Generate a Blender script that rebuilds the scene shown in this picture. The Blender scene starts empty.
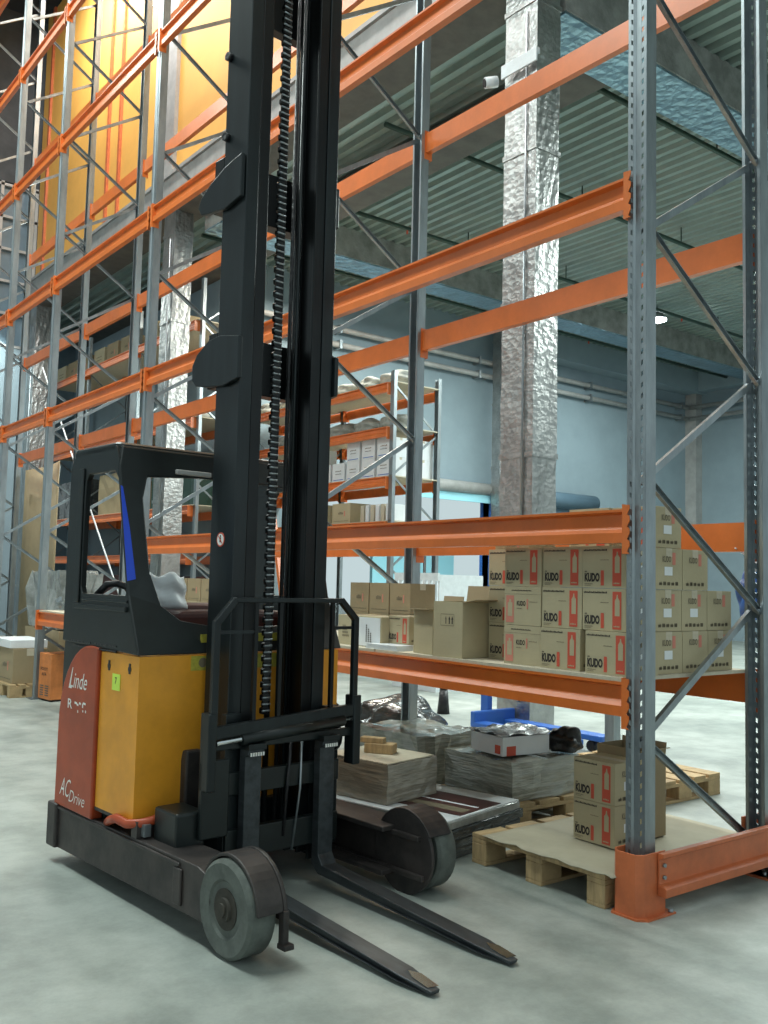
import bpy, bmesh, math, random
from mathutils import Vector, Matrix
random.seed(7)
C = bpy.context.scene.collection
PI = math.pi

# ------------------------------------------------------------------ materials
def mat(name, col, rough=.5, metal=0, var=.0, vscale=6, bump=0, bscale=40, col2=None, spec=.5, kind='noise', emis=None, trans=0, alpha=1, stretch=None):
    m = bpy.data.materials.new(name); m.use_nodes = True
    nt = m.node_tree; b = nt.nodes['Principled BSDF']
    b.inputs['Base Color'].default_value = (*col, 1)
    b.inputs['Roughness'].default_value = rough
    b.inputs['Metallic'].default_value = metal
    b.inputs['Specular IOR Level'].default_value = spec
    b.inputs['Transmission Weight'].default_value = trans
    b.inputs['Alpha'].default_value = alpha
    tc = nt.nodes.new('ShaderNodeTexCoord'); src = tc.outputs['Object']
    if stretch:
        mp = nt.nodes.new('ShaderNodeMapping'); mp.inputs['Scale'].default_value = stretch
        nt.links.new(src, mp.inputs['Vector']); src = mp.outputs['Vector']
    if var or col2:
        n = nt.nodes.new('ShaderNodeTexNoise'); n.inputs['Scale'].default_value = vscale
        n.inputs['Detail'].default_value = 6; n.inputs['Roughness'].default_value = .65
        nt.links.new(src, n.inputs['Vector'])
        r = nt.nodes.new('ShaderNodeValToRGB')
        c2 = col2 or tuple(c*(1-var) for c in col)
        r.color_ramp.elements[0].position = .35; r.color_ramp.elements[0].color = (*c2, 1)
        r.color_ramp.elements[1].position = .62; r.color_ramp.elements[1].color = (*col, 1)
        nt.links.new(n.outputs['Fac'], r.inputs['Fac']); nt.links.new(r.outputs['Color'], b.inputs['Base Color'])
    if bump:
        if kind == 'crumple':
            n = nt.nodes.new('ShaderNodeTexVoronoi'); n.inputs['Scale'].default_value = bscale
            n.distance = 'MANHATTAN'
            n2 = nt.nodes.new('ShaderNodeTexNoise'); n2.inputs['Scale'].default_value = bscale*.8; n2.inputs['Detail'].default_value = 5
            n2.inputs['Distortion'].default_value = 1.2
            nt.links.new(src, n2.inputs['Vector']); nt.links.new(src, n.inputs['Vector'])
            a = nt.nodes.new('ShaderNodeMath'); a.operation = 'ADD'
            nt.links.new(n.outputs['Distance'], a.inputs[0]); nt.links.new(n2.outputs['Fac'], a.inputs[1]); h = a.outputs[0]
        else:
            n = nt.nodes.new('ShaderNodeTexNoise'); n.inputs['Scale'].default_value = bscale; n.inputs['Detail'].default_value = 4
            nt.links.new(src, n.inputs['Vector']); h = n.outputs['Fac']
        bp = nt.nodes.new('ShaderNodeBump'); bp.inputs['Strength'].default_value = bump; bp.inputs['Distance'].default_value = .02
        nt.links.new(h, bp.inputs['Height']); nt.links.new(bp.outputs['Normal'], b.inputs['Normal'])
    if emis:
        b.inputs['Emission Color'].default_value = (*emis[0], 1); b.inputs['Emission Strength'].default_value = emis[1]
    return m

M = {}
M['galv'] = mat('galvanised_steel', (.36,.40,.42), .36, .75, .3, 9, .05, 60, stretch=(1,1,.25))
M['galv_dark'] = mat('worn_galvanised_steel', (.25,.28,.30), .4, .75, .35, 9)
M['orange'] = mat('orange_beam_paint', (.70,.165,.032), .32, 0, .15, 5, .02, 60, spec=.6)
M['orange_red'] = mat('orange_guard_paint', (.60,.155,.055), .45, 0, .22, 7)
M['truck_dark'] = mat('dark_grey_truck_paint', (.009,.014,.014), .36, .1, .45, 8, .02, 50)
M['mast'] = mat('mast_steel', (.015,.021,.023), .32, .3, .4, 5, stretch=(3,3,.5))
M['mast_black'] = mat('greased_mast_steel', (.009,.011,.012), .33, .4, .3, 6)
M['forksteel'] = mat('worn_fork_steel', (.060,.070,.076), .42, .4, .45, 9, stretch=(3,.6,3))
M['rubber'] = mat('grey_polyurethane_tyre', (.12,.135,.12), .8, 0, .35, 14, .06, 90)
M['hub'] = mat('dirty_hub', (.05,.045,.035), .7, .2, .5, 20)
M['chassis'] = mat('scuffed_chassis_steel', (.062,.052,.048), .5, .25, .5, 5, .05, 30, col2=(.022,.020,.020))
M['red'] = mat('faded_red_cover', (.40,.062,.018), .42, 0, .25, 5)
M['yellow'] = mat('amber_battery_paint', (.80,.34,.025), .42, 0, .16, 5)
M['white'] = mat('white_lettering', (.8,.8,.76), .6)
M['label_green'] = mat('yellow_green_sticker', (.62,.85,.10), .5)
M['label_yellow'] = mat('yellow_plate', (.50,.44,.06), .5, 0, .3, 60)
M['blue'] = mat('blue_adhesive_tape', (.01,.06,.55), .4)
M['bluepaint'] = mat('blue_paint', (.03,.13,.48), .4)
M['chrome'] = mat('polished_rod', (.6,.62,.62), .2, 1)
M['seat'] = mat('dark_red_vinyl', (.055,.012,.010), .5, 0, .3, 12)
M['sheetwhite'] = mat('white_plastic', (.72,.76,.78), .45, 0, .12, 10, .08, 14)
M['card'] = mat('carton_board', (.47,.40,.255), .85, 0, .08, 5, .05, 60)
M['card2'] = mat('brown_carton_board', (.34,.265,.155), .85, 0, .12, 5, .05, 60)
M['cardin'] = mat('carton_inner_board', (.36,.28,.17), .9)
M['cardwhite'] = mat('white_carton_board', (.74,.76,.78), .8, 0, .08, 5)
M['ink'] = mat('dark_print', (.035,.028,.024), .8)
M['inksoft'] = mat('faint_print', (.17,.14,.09), .8)
M['inkred'] = mat('red_print', (.58,.09,.05), .7)
M['inkpink'] = mat('worn_red_print', (.60,.22,.16), .8)
M['sticker'] = mat('white_sticker', (.75,.77,.78), .6)
M['wood'] = mat('pallet_wood', (.50,.35,.18), .8, 0, .35, 6, .15, 40, stretch=(1,6,1))
M['chip'] = mat('chipboard', (.56,.50,.38), .85, 0, .12, 30)
M['paper'] = mat('kraft_sheet', (.43,.385,.28), .8, 0, .15, 4, .15, 8)
M['wrap'] = mat('stretch_wrapped_goods', (.33,.30,.24), .16, 0, .35, 4, .5, 5, stretch=(1,1,7), spec=.8)
M['wrap_dark'] = mat('dark_wrapped_goods', (.055,.06,.06), .14, .0, .4, 5, .7, 5, stretch=(1,1,6), spec=.8)
M['wrap_lt'] = mat('light_wrapped_goods', (.36,.36,.30), .14, 0, .4, 4, .7, 5, stretch=(1,1,8), spec=.9)
M['black'] = mat('black_plastic', (.012,.012,.014), .45, 0, 0, 5, .5, 30)
M['film'] = mat('clear_film', (.34,.35,.33), .14, 0, .5, 5, .8, 7, spec=.9)
M['foil'] = mat('crumpled_foil', (.52,.52,.51), .42, 1, .3, 3, .26, 16, kind='crumple')
M['foil2'] = mat('blue_tinted_foil', (.34,.50,.60), .3, .8, .25, 4, .8, 8, kind='crumple')
M['corr'] = mat('corrugated_sheet', (.32,.40,.37), .34, .4, .18, 2)
M['steel_green'] = mat('dark_green_pipe', (.02,.055,.04), .4)
M['steel_dark'] = mat('dark_steel_beam', (.13,.12,.105), .6, .2, .3, 4)
M['beamgrey'] = mat('grey_fireproofed_beam', (.30,.31,.29), .85, 0, .45, 3, .5, 14)
M['yellow_wall'] = mat('yellow_wall', (.86,.45,.10), .6, 0, .12, 1.2)
M['trim'] = mat('grey_flashing', (.42,.42,.41), .55, .2, .25, 3)
M['wallblue'] = mat('blue_grey_panel', (.23,.30,.34), .75, 0, .1, 1.5)
M['walldark'] = mat('dark_wall', (.07,.08,.09), .8, 0, .5, .8)
M['ceildark'] = mat('dark_ceiling', (.03,.035,.045), .9, 0, .4, 1)
M['shutter'] = mat('blue_shutter', (.09,.15,.20), .5, 0, .1, 3)
M['glass'] = mat('window_glass', (.16,.24,.30), .12, 0, .3, .6, spec=.8)
M['lamp'] = mat('lamp_diffuser', (.9,.95,1), .4, emis=((.9,.97,1), 14))
M['bag'] = mat('pale_sack', (.30,.31,.28), .6, 0, .35, 8, .5, 12)
M['binorange'] = mat('orange_enamel', (.62,.20,.05), .5, 0, .25, 9)
M['cyan'] = mat('pale_cyan_panel', (.30,.62,.72), .6)
M['brownred'] = mat('brown_red_tarpaulin', (.06,.016,.014), .6, 0, .3, 3)

def floor_mat():
    m = bpy.data.materials.new('worn_concrete'); m.use_nodes = True
    nt = m.node_tree; b = nt.nodes['Principled BSDF']; L = nt.links.new
    tc = nt.nodes.new('ShaderNodeTexCoord')
    def noise(s, d=6, r=.6, dist=0):
        n = nt.nodes.new('ShaderNodeTexNoise'); n.inputs['Scale'].default_value = s; n.inputs['Detail'].default_value = d
        n.inputs['Roughness'].default_value = r; n.inputs['Distortion'].default_value = dist; L(tc.outputs['Object'], n.inputs['Vector']); return n
    def ramp(n, p0, c0, p1, c1):
        r = nt.nodes.new('ShaderNodeValToRGB'); e = r.color_ramp.elements
        e[0].position, e[0].color, e[1].position, e[1].color = p0, (*c0,1), p1, (*c1,1); L(n.outputs['Fac'], r.inputs['Fac']); return r
    a = ramp(noise(.8, 5, .6, 0), .36, (.255,.285,.262), .66, (.405,.435,.40))
    s = ramp(noise(3.2, 8, .66, 0), .38, (.80,.81,.80), .60, (1,1,1))
    f = ramp(noise(60, 4, .7), .25, (.88,.88,.88), .7, (1,1,1))
    mx = nt.nodes.new('ShaderNodeMix'); mx.data_type = 'RGBA'; mx.blend_type = 'MULTIPLY'; mx.inputs['Factor'].default_value = 1
    L(a.outputs['Color'], mx.inputs['A']); L(s.outputs['Color'], mx.inputs['B'])
    m2 = nt.nodes.new('ShaderNodeMix'); m2.data_type = 'RGBA'; m2.blend_type = 'MULTIPLY'; m2.inputs['Factor'].default_value = 1
    L(mx.outputs['Result'], m2.inputs['A']); L(f.outputs['Color'], m2.inputs['B'])
    L(m2.outputs['Result'], b.inputs['Base Color'])
    b.inputs['Roughness'].default_value = .5
    bp = nt.nodes.new('ShaderNodeBump'); bp.inputs['Strength'].default_value = .12; bp.inputs['Distance'].default_value = .01
    L(noise(25, 6).outputs['Fac'], bp.inputs['Height']); L(bp.outputs['Normal'], b.inputs['Normal'])
    return m
M['floor'] = floor_mat()

# ------------------------------------------------------------------ mesh builder
class MB:
    def __init__(s): s.v = []; s.f = []; s.m = []; s.ms = []; s.sm = []
    def _mi(s, m):
        if m is None: m = s.ms[0] if s.ms else 'galv'
        if m not in s.ms: s.ms.append(m)
        return s.ms.index(m)
    def add(s, vs, fs, m=None, smooth=False):
        k = len(s.v); mi = s._mi(m); s.v += [tuple(v) for v in vs]
        for f in fs: s.f.append([k+i for i in f]); s.m.append(mi); s.sm.append(smooth)
        return s
    def box(s, x0, x1, y0, y1, z0, z1, m=None, T=None):
        vs = [Vector((x,y,z)) for z in (z0,z1) for y in (y0,y1) for x in (x0,x1)]
        if T is not None: vs = [T @ v for v in vs]
        return s.add(vs, [(0,2,3,1),(4,5,7,6),(0,1,5,4),(2,6,7,3),(0,4,6,2),(1,3,7,5)], m)
    def prism(s, pts, axis, c0, c1, m=None, T=None, smooth=False, shear=None):
        def P(a, b, c):
            v = {'x': (c,a,b), 'y': (a,c,b), 'z': (a,b,c)}[axis]
            v = Vector(v)
            if shear: v = shear(v)
            return T @ v if T is not None else v
        n = len(pts)
        vs = [P(a,b,c0) for a,b in pts] + [P(a,b,c1) for a,b in pts]
        fs = [tuple(range(n)), tuple(range(2*n-1, n-1, -1))]
        s.add(vs, fs, m)
        k = len(s.v) - 2*n; mi = s._mi(m)
        for i in range(n):
            j = (i+1) % n; s.f.append([k+i, k+j, k+n+j, k+n+i]); s.m.append(mi); s.sm.append(smooth)
        return s
    def cyl(s, p0, p1, r, n=16, m=None, r1=None, caps=True, T=None):
        p0 = Vector(p0); p1 = Vector(p1); d = (p1-p0).normalized(); r1 = r if r1 is None else r1
        a = d.orthogonal().normalized(); b = d.cross(a)
        vs = []
        for p, q in ((p0, r), (p1, r1)):
            for i in range(n):
                t = 2*PI*i/n; vs.append(p + a*math.cos(t)*q + b*math.sin(t)*q)
        if T is not None: vs = [T @ v for v in vs]
        k = len(s.v); mi = s._mi(m); s.v += [tuple(v) for v in vs]
        for i in range(n):
            j = (i+1) % n; s.f.append([k+i,k+j,k+n+j,k+n+i]); s.m.append(mi); s.sm.append(True)
        if caps:
            s.f.append([k+i for i in range(n)][::-1]); s.m.append(mi); s.sm.append(False)
            s.f.append([k+n+i for i in range(n)]); s.m.append(mi); s.sm.append(False)
        return s
    def tube(s, pts, r, n=10, m=None):
        pts = [Vector(p) for p in pts]; k0 = len(s.v); mi = s._mi(m); up = None
        for i, p in enumerate(pts):
            d = (pts[min(i+1, len(pts)-1)] - pts[max(i-1, 0)]).normalized()
            if up is None: up = d.orthogonal().normalized()
            a = (up - d*up.dot(d)).normalized(); up = a; b = d.cross(a)
            for q in range(n):
                t = 2*PI*q/n; s.v.append(tuple(p + a*math.cos(t)*r + b*math.sin(t)*r))
        for i in range(len(pts)-1):
            for q in range(n):
                j = (q+1) % n; s.f.append([k0+i*n+q, k0+i*n+j, k0+(i+1)*n+j, k0+(i+1)*n+q]); s.m.append(mi); s.sm.append(True)
        s.f.append([k0+q for q in range(n)][::-1]); s.m.append(mi); s.sm.append(False)
        s.f.append([k0+(len(pts)-1)*n+q for q in range(n)]); s.m.append(mi); s.sm.append(False)
        return s
    def bar(s, p0, p1, w, t, m=None, up=(0,1,0)):
        p0 = Vector(p0); p1 = Vector(p1); d = (p1-p0).normalized(); u = Vector(up); a = d.cross(u).normalized(); b = u - d*u.dot(d); b.normalize()
        vs = [p + a*sa*w/2 + b*sb*t/2 for p in (p0,p1) for sa, sb in ((-1,-1),(1,-1),(1,1),(-1,1))]
        return s.add(vs, [(0,1,2,3)[::-1],(4,5,6,7),(0,1,5,4),(1,2,6,5),(2,3,7,6),(3,0,4,7)], m)
    def mesh(s, name, fix=True):
        me = bpy.data.meshes.new(name); me.from_pydata(s.v, [], s.f)
        for m in s.ms: me.materials.append(M[m])
        for p, i, sm in zip(me.polygons, s.m, s.sm): p.material_index = i; p.use_smooth = sm
        if fix:
            bm = bmesh.new(); bm.from_mesh(me); bmesh.ops.recalc_face_normals(bm, faces=bm.faces); bm.to_mesh(me); bm.free()
        return me
    def build(s, name, parent=None, loc=(0,0,0), rz=0, bevel=0, fix=True, seg=2):
        o = bpy.data.objects.new(name, s.mesh(name, fix)); C.objects.link(o); o.location = loc; o.rotation_euler = (0,0,rz)
        if parent: o.parent = parent
        if bevel:
            b = o.modifiers.new('bevel', 'BEVEL'); b.width = bevel; b.segments = seg; b.limit_method = 'ANGLE'; b.angle_limit = .7
        return o

def tag(o, label=None, cat=None, group=None, kind=None):
    if label: o['label'] = label; o['kind'] = 'thing'
    if cat: o['category'] = cat
    if group: o['group'] = group
    if kind: o['kind'] = kind
    return o
def thing(name, label, cat, loc=(0,0,0), rz=0, group=None):
    o = bpy.data.objects.new(name, None); o.empty_display_size = .1; C.objects.link(o)
    o.location = loc; o.rotation_euler = (0,0,rz); return tag(o, label, cat, group)
def struct(name, mb, fix=True): return tag(mb.build(name, fix=fix), kind='structure')
def copy_tree(o, parent=None):
    c = o.copy(); C.objects.link(c); c.parent = parent
    for ch in [x for x in bpy.data.objects if x.parent == o]: copy_tree(ch, c)
    return c

# lettering as flat mesh pieces, in the x-z plane facing -y, origin lower left, fitted to width w and height h
_tc = {}
def letter(text, bold=.02):
    key = (text, bold)
    if key not in _tc:
        cu = bpy.data.curves.new('lettering', 'FONT'); cu.body = text; cu.offset = bold; cu.resolution_u = 3
        ob = bpy.data.objects.new('lettering', cu); C.objects.link(ob)
        bpy.context.view_layer.update()
        me = bpy.data.meshes.new_from_object(ob.evaluated_get(bpy.context.evaluated_depsgraph_get()))
        vs = [(v.co.x, v.co.y) for v in me.vertices]; fs = [tuple(p.vertices) for p in me.polygons]
        bpy.data.objects.remove(ob); bpy.data.curves.remove(cu); bpy.data.meshes.remove(me)
        x0 = min(v[0] for v in vs); x1 = max(v[0] for v in vs); y0 = min(v[1] for v in vs); y1 = max(v[1] for v in vs)
        _tc[key] = ([((x-x0)/(x1-x0), (y-y0)/(y1-y0)) for x, y in vs], fs)
    return _tc[key]
def put_text(mb, text, P, w, h, m, bold=.02, shear=0):
    vs, fs = letter(text, bold)
    return mb.add([P(a*w + b*h*shear, b*h) for a, b in vs], fs, m)
def put_quad(mb, P, a0, a1, b0, b1, m):
    return mb.add([P(a0,b0), P(a1,b0), P(a1,b1), P(a0,b1)], [(0,1,2,3)], m)

# ------------------------------------------------------------------ camera
S = .87
cyaw, cpit, crol, cf = .6593, .0755, .0236, 933.1
fw = Vector((math.cos(cpit)*math.sin(cyaw), math.cos(cpit)*math.cos(cyaw), math.sin(cpit)))
r0 = Vector((math.cos(cyaw), -math.sin(cyaw), 0)); u0 = r0.cross(fw)
rr = r0*math.cos(crol) + u0*math.sin(crol); uu = -r0*math.sin(crol) + u0*math.cos(crol)
cd = bpy.data.cameras.new('camera'); co = bpy.data.objects.new('camera', cd); C.objects.link(co)
cd.sensor_fit = 'VERTICAL'; cd.sensor_height = 24; cd.lens = cf/1024*24; cd.clip_end = 200
mw = Matrix((( rr.x, uu.x, -fw.x, -3.9429*S), (rr.y, uu.y, -fw.y, -2.9512*S), (rr.z, uu.z, -fw.z, 1.5864*S), (0,0,0,1)))
co.matrix_world = mw
bpy.context.scene.camera = co

# ------------------------------------------------------------------ setting
struct('floor', MB().box(-16, 32, -14, 42, -.2, 0, 'floor'))
CZ = 7.65
# corrugated low ceiling behind the column line, ribs along Y
pts = []; x = 3.45; p = .22
while x < 22:
    pts += [(x, CZ), (x+.08, CZ), (x+.11, CZ+.07), (x+.19, CZ+.07)]; x += p
prof = pts + [(q[0], q[1]+.01) for q in pts[::-1]]
struct('ceiling', MB().prism(prof, 'y', -9, 26, 'corr'))
struct('ceiling_hall', MB().box(-16, 3.3, -9, 20, 14.5, 14.7, 'ceildark'))
struct('wall_yellow', MB().box(3.05, 3.3, -6, 19.2, 8.15, 14.5, 'yellow_wall'))
struct('trim_1', MB().box(2.98, 3.5, -6, 19.4, 7.62, 8.15, 'trim').box(2.94, 3.06, -6, 19.4, 8.12, 8.18, 'trim'))
struct('trim_2', MB().box(3.0, 3.5, -6, 19.4, 7.50, 7.62, 'steel_dark').box(2.9,3.05,-6,19.4,7.56,7.62,'steel_dark'))
struct('wall_hall_end', MB().box(-14, 3.2, 19.4, 19.6, 10.4, 14.5, 'walldark').box(-14, 3.2, 19.4, 19.6, 0, 6.6, 'wallblue').box(-14, -4, 19.4, 19.6, 6.6, 10.4, 'wallblue'))
wn = MB().box(-4, 3.2, 19.48, 19.52, 6.6, 10.4, 'glass')
wo = struct('window_1', wn)
wf = MB()
for i in range(10): wf.box(-4+i*.78, -3.93+i*.78, 19.38, 19.5, 6.6, 10.4, 'trim')
for i in range(6): wf.box(-4, 3.2, 19.38, 19.5, 6.55+i*.75, 6.61+i*.75, 'trim')
wf.build('window_frame', wo)
# end wall of the low hall, with a wide open doorway, and the wall on its right
struct('wall_end', MB().box(4.9, 6.9, 13.4, 13.6, 0, CZ+.05, 'wallblue').box(6.9, 12.1, 13.4, 13.6, 3.62, CZ+.05, 'wallblue').box(12.1, 20.4, 13.4, 13.6, 0, CZ+.05, 'wallblue'))
struct('wall_left_return', MB().box(4.9, 5.1, 13.6, 22, 0, CZ, 'wallblue'))
struct('wall_store_end', MB().box(3.2, 5.0, 21.6, 21.8, 0, CZ, 'wallblue'))
struct('wall_right', MB().box(20.3, 20.5, -9, 13.6, 0, CZ+.05, 'wallblue'))
struct('trim_3', MB().box(20.0, 20.35, 13.05, 13.45, 0, CZ, 'trim').box(19.95,20.35,8.0,8.4,0,CZ,'trim'))
struct('trim_4', MB().box(13.0, 20.3, 12.9, 13.4, 7.05, CZ, 'wallblue').box(19.9, 20.3, -5, 13, 7.1, CZ, 'wallblue'))
d = struct('door_1', MB().box(6.8, 6.9, 13.3, 13.7, 0, 3.72, 'bluepaint').box(12.1, 12.2, 13.3, 13.7, 0, 3.72, 'bluepaint').box(6.8, 12.2, 13.3, 13.7, 3.62, 3.72, 'bluepaint'))
sm = MB()
sm.box(7.0, 12.0, 13.25, 13.3, 3.3, 3.62, 'cyan'); sm.cyl((6.9,13.25,3.62), (12.1,13.25,3.62), .14, 12, 'trim')
sm.build('shutter_roll', d)
d2 = struct('door_2', MB().box(12.9, 15.6, 13.3, 13.4, 0, 3.5, 'shutter').cyl((12.8,13.2,3.55), (15.7,13.2,3.55), .2, 14, 'shutter'))

def column(x, y, label):
    t = thing('foil_column', label, 'column', (x, y, 0), 0)
    m = MB(); n = 34; hh = 7.62 if x < 4 else CZ; qx, qy = .165, .215
    # gently crushed wrapping with rounded corners, in rings
    for k in range(n+1):
        z = hh*k/n
        for i in range(24):
            a = i/24*4; sd = int(a); f = a-sd; q = 1 + random.uniform(-.02,.02)
            P = [(-q+2*q*f, -q), (q, -q+2*q*f), (q-2*q*f, q), (-q, q-2*q*f)][sd]
            m.v.append((P[0]*qx + qx, P[1]*qy + qy, z + random.uniform(-.03,.03)*(0<k<n)))
    mi = m._mi('foil')
    for k in range(n):
        for i in range(24):
            j = (i+1) % 24; m.f.append([k*24+i, k*24+j, (k+1)*24+j, (k+1)*24+i]); m.m.append(mi); m.sm.append(False)
    m.build('foil_wrap', t)
    for z in (1.1, 2.6, 4.1, 5.6, 7.1): MB().box(-.012, 2*qx+.012, -.012, 2*qy+.012, z, z+.05, 'foil').build('tape_band', t)
    MB().cyl((-.02,.12,.3), (-.02,.12,hh-.6), .012, 8, 'galv').build('conduit', t)
    return t
column(3.0, 3.47, 'silver foil-wrapped square column standing just behind the nearest rack bay')
column(3.0, 11.58, 'silver foil-wrapped square column seen between the racks left of the truck mast')
column(3.0, 18.8, 'farthest silver foil-wrapped column at the left edge')
column(11.9, 12.7, 'silver foil-wrapped column by the bright doorway in the end wall')

struct('trim_5', MB().box(3.4, 20, 3.45, 4.05, 7.15, CZ+.02, 'beamgrey').box(3.4, 20, 3.47, 4.07, 7.12, 7.15, 'foil2'))
struct('trim_6', MB().box(3.4, 20, 10.7, 11.3, 7.15, CZ+.02, 'beamgrey').box(3.4, 20, 10.72, 11.3, 7.12, 7.15, 'foil2'))
struct('trim_7', MB().box(4.55, 4.85, 4.1, 21, 7.25, 7.6, 'steel_dark').box(4.45, 4.95, 4.1, 21, 7.22, 7.25, 'steel_dark'))
struct('trim_8', MB().box(2.98, 3.05, 11.75, 12.2, 8.18, 14.5, 'trim'))
struct('trim_9', MB().box(3.0, 3.05, 14.25, 14.33, 8.18, 14.5, 'orange_red').box(3.0, 3.05, 14.85, 14.93, 8.18, 14.5, 'orange_red').box(3.0,3.05,18.6,18.7,8.18,14.5,'orange_red'))
for i, (y, lb) in enumerate(((6.8, 'dark green sprinkler pipe under the low ceiling left of the nearest foil column'), (4.45, 'dark green sprinkler pipe running beside the grey ceiling beam at upper right'), (9.4, 'dark green sprinkler pipe under the low ceiling far behind the second rack level'), (12.0, 'farthest dark green sprinkler pipe close to the end wall'))):
    m = MB().cyl((3.7,y,7.35), (20,y,7.35), .035, 10, 'steel_green')
    for k in range(6): m.cyl((5+k*2.6,y,7.35), (5+k*2.6,y,7.64), .012, 6, 'steel_green')
    t = thing('sprinkler_pipe', lb, 'pipe'); m.build('pipe_run', t)
    for k in range(5):
        MB().cyl((6.2+k*2.6,y,7.26), (6.2+k*2.6,y,7.35), .018, 8, 'inkred').build('sprinkler_head', t)
for z, w in ((6.65, 'upper'), (6.32, 'lower')):
    m = MB().cyl((5.2,13.25,z), (19.9,13.25,z), .06, 10, 'trim').cyl((19.95,13.2,z), (19.95,-5,z), .06, 10, 'trim')
    t = thing('wall_pipe', w + ' of the two grey pipes running along the blue-grey end wall', 'pipe'); m.build('pipe_run', t)
    for k in range(8): MB().box(5.5+k*2, 5.56+k*2, 13.16, 13.4, z-.09, z+.09, 'galv').build('pipe_clip', t)
# camera with a bracket on the near column
t = thing('wall_camera', 'small white camera on a bracket high on the nearest foil column', 'camera', (2.945, 3.75, 6.45))
MB().box(-.02, .03, -.34, .14, .06, .12, 'sheetwhite').box(-.02,.0,-.34,.14,-.02,.07,'sheetwhite').build('bracket', t, bevel=.006)
MB().cyl((-.05,.16,-.04), (-.16,.22,-.07), .055, 14, 'sheetwhite').cyl((-.16,.22,-.07),(-.168,.224,-.072),.04,14,'black').build('camera_body', t)

# lamps
def lamp_round(x, y, z, lb):
    t = thing('ceiling_lamp', lb, 'lamp', (x,y,z))
    MB().cyl((0,0,.0), (0,0,.14), .22, 20, 'galv', r1=.1).cyl((0,0,.14), (0,0,.3), .02, 6, 'galv').build('lamp_housing', t)
    MB().cyl((0,0,-.03), (0,0,0), .2, 20, 'lamp').build('diffuser', t)
lamp_round(13.6, 9.75, 7.3, 'glowing round ceiling lamp seen right of the nearest upright')
t = thing('high_bay_lamp', 'glowing tube lamp high under the hall roof behind the upper front beam', 'lamp', (2.2, 10.2, 10.35))
MB().box(-.1,.1,-.7,.7,.04,.12,'trim').build('lamp_housing', t); MB().box(-.07,.07,-.68,.68,0,.04,'lamp').build('diffuser', t)
MB().cyl((0,-.5,.1),(0,-.5,2.6),.01,6,'galv').cyl((0,.5,.1),(0,.5,2.6),.01,6,'galv').build('hanger_wire', t)

# ------------------------------------------------------------------ racks
FY = [0, 2.734, 5.414, 8.113, 9.887, 12.54]; D = .957
LV = [.968, 1.732, 3.257, 4.782, 6.464, 8.051, 9.65]
BH = .15
def post_mesh(H, slots=True, lo=0.0):
    """open omega-section post: web at x=0 facing -x, flanges running to +x; real slots in the web"""
    m = MB(); z0 = lo; pitch = .05
    def strip(pa, pb): m.add([(pa[0],pa[1],z0),(pb[0],pb[1],z0),(pb[0],pb[1],H),(pa[0],pa[1],H)], [(0,1,2,3)], 'galv')
    W = [(.07,.034),(.07,.05),(0,.05),(0,.037),('s',0),(0,.022),(.009,.014),(.009,-.014),(0,-.022),('s',0),(0,-.037),(0,-.05),(.07,-.05),(.07,-.034)]
    for i in range(len(W)-1):
        a, b = W[i], W[i+1]
        if a[0] == 's' or b[0] == 's': continue
        strip(a, b)
    for (ya, yb) in ((.037,.022), (-.022,-.037)):
        if not slots: strip((0,ya),(0,yb)); continue
        k = 0; z = z0; sl = .010*(1 if ya > 0 else -1)
        prev = None
        while z < H-.06:
            a = z+.028; m.add([(0,ya,z+(sl if z > z0 else 0)),(0,yb,z),(0,yb,a),(0,ya,a+sl)], [(0,1,2,3)], 'galv')
            m.add([(0,ya,a+sl),(0,ya-(ya-yb)*.15,a+sl),(0,ya-(ya-yb)*.15,z+pitch+sl),(0,ya,z+pitch+sl)], [(0,1,2,3)], 'galv')
            m.add([(0,yb+(ya-yb)*.15,a),(0,yb,a),(0,yb,z+pitch),(0,yb+(ya-yb)*.15,z+pitch)], [(0,1,2,3)], 'galv')
            z += pitch
    return m.mesh('post', fix=False)
PH = 12.6
me_detail = post_mesh(PH); me_plain = post_mesh(PH, False)
def add_post(t, x, flip, detail):
    o = bpy.data.objects.new('post', me_detail if detail else me_plain); C.objects.link(o); o.parent = t
    o.location = (x, 0, 0); o.rotation_euler = (0,0,PI if flip else 0)
    s = o.modifiers.new('sheet', 'SOLIDIFY'); s.thickness = .0025; s.offset = 0
    MB().box(-.05,.11,-.085,.085,0,.008,'galv_dark').cyl((.09,.06,0),(.09,.06,.03),.01,8,'galv').cyl((-.03,-.06,0),(-.03,-.06,.03),.01,8,'galv').build('foot_plate', o)
    return o
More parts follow.
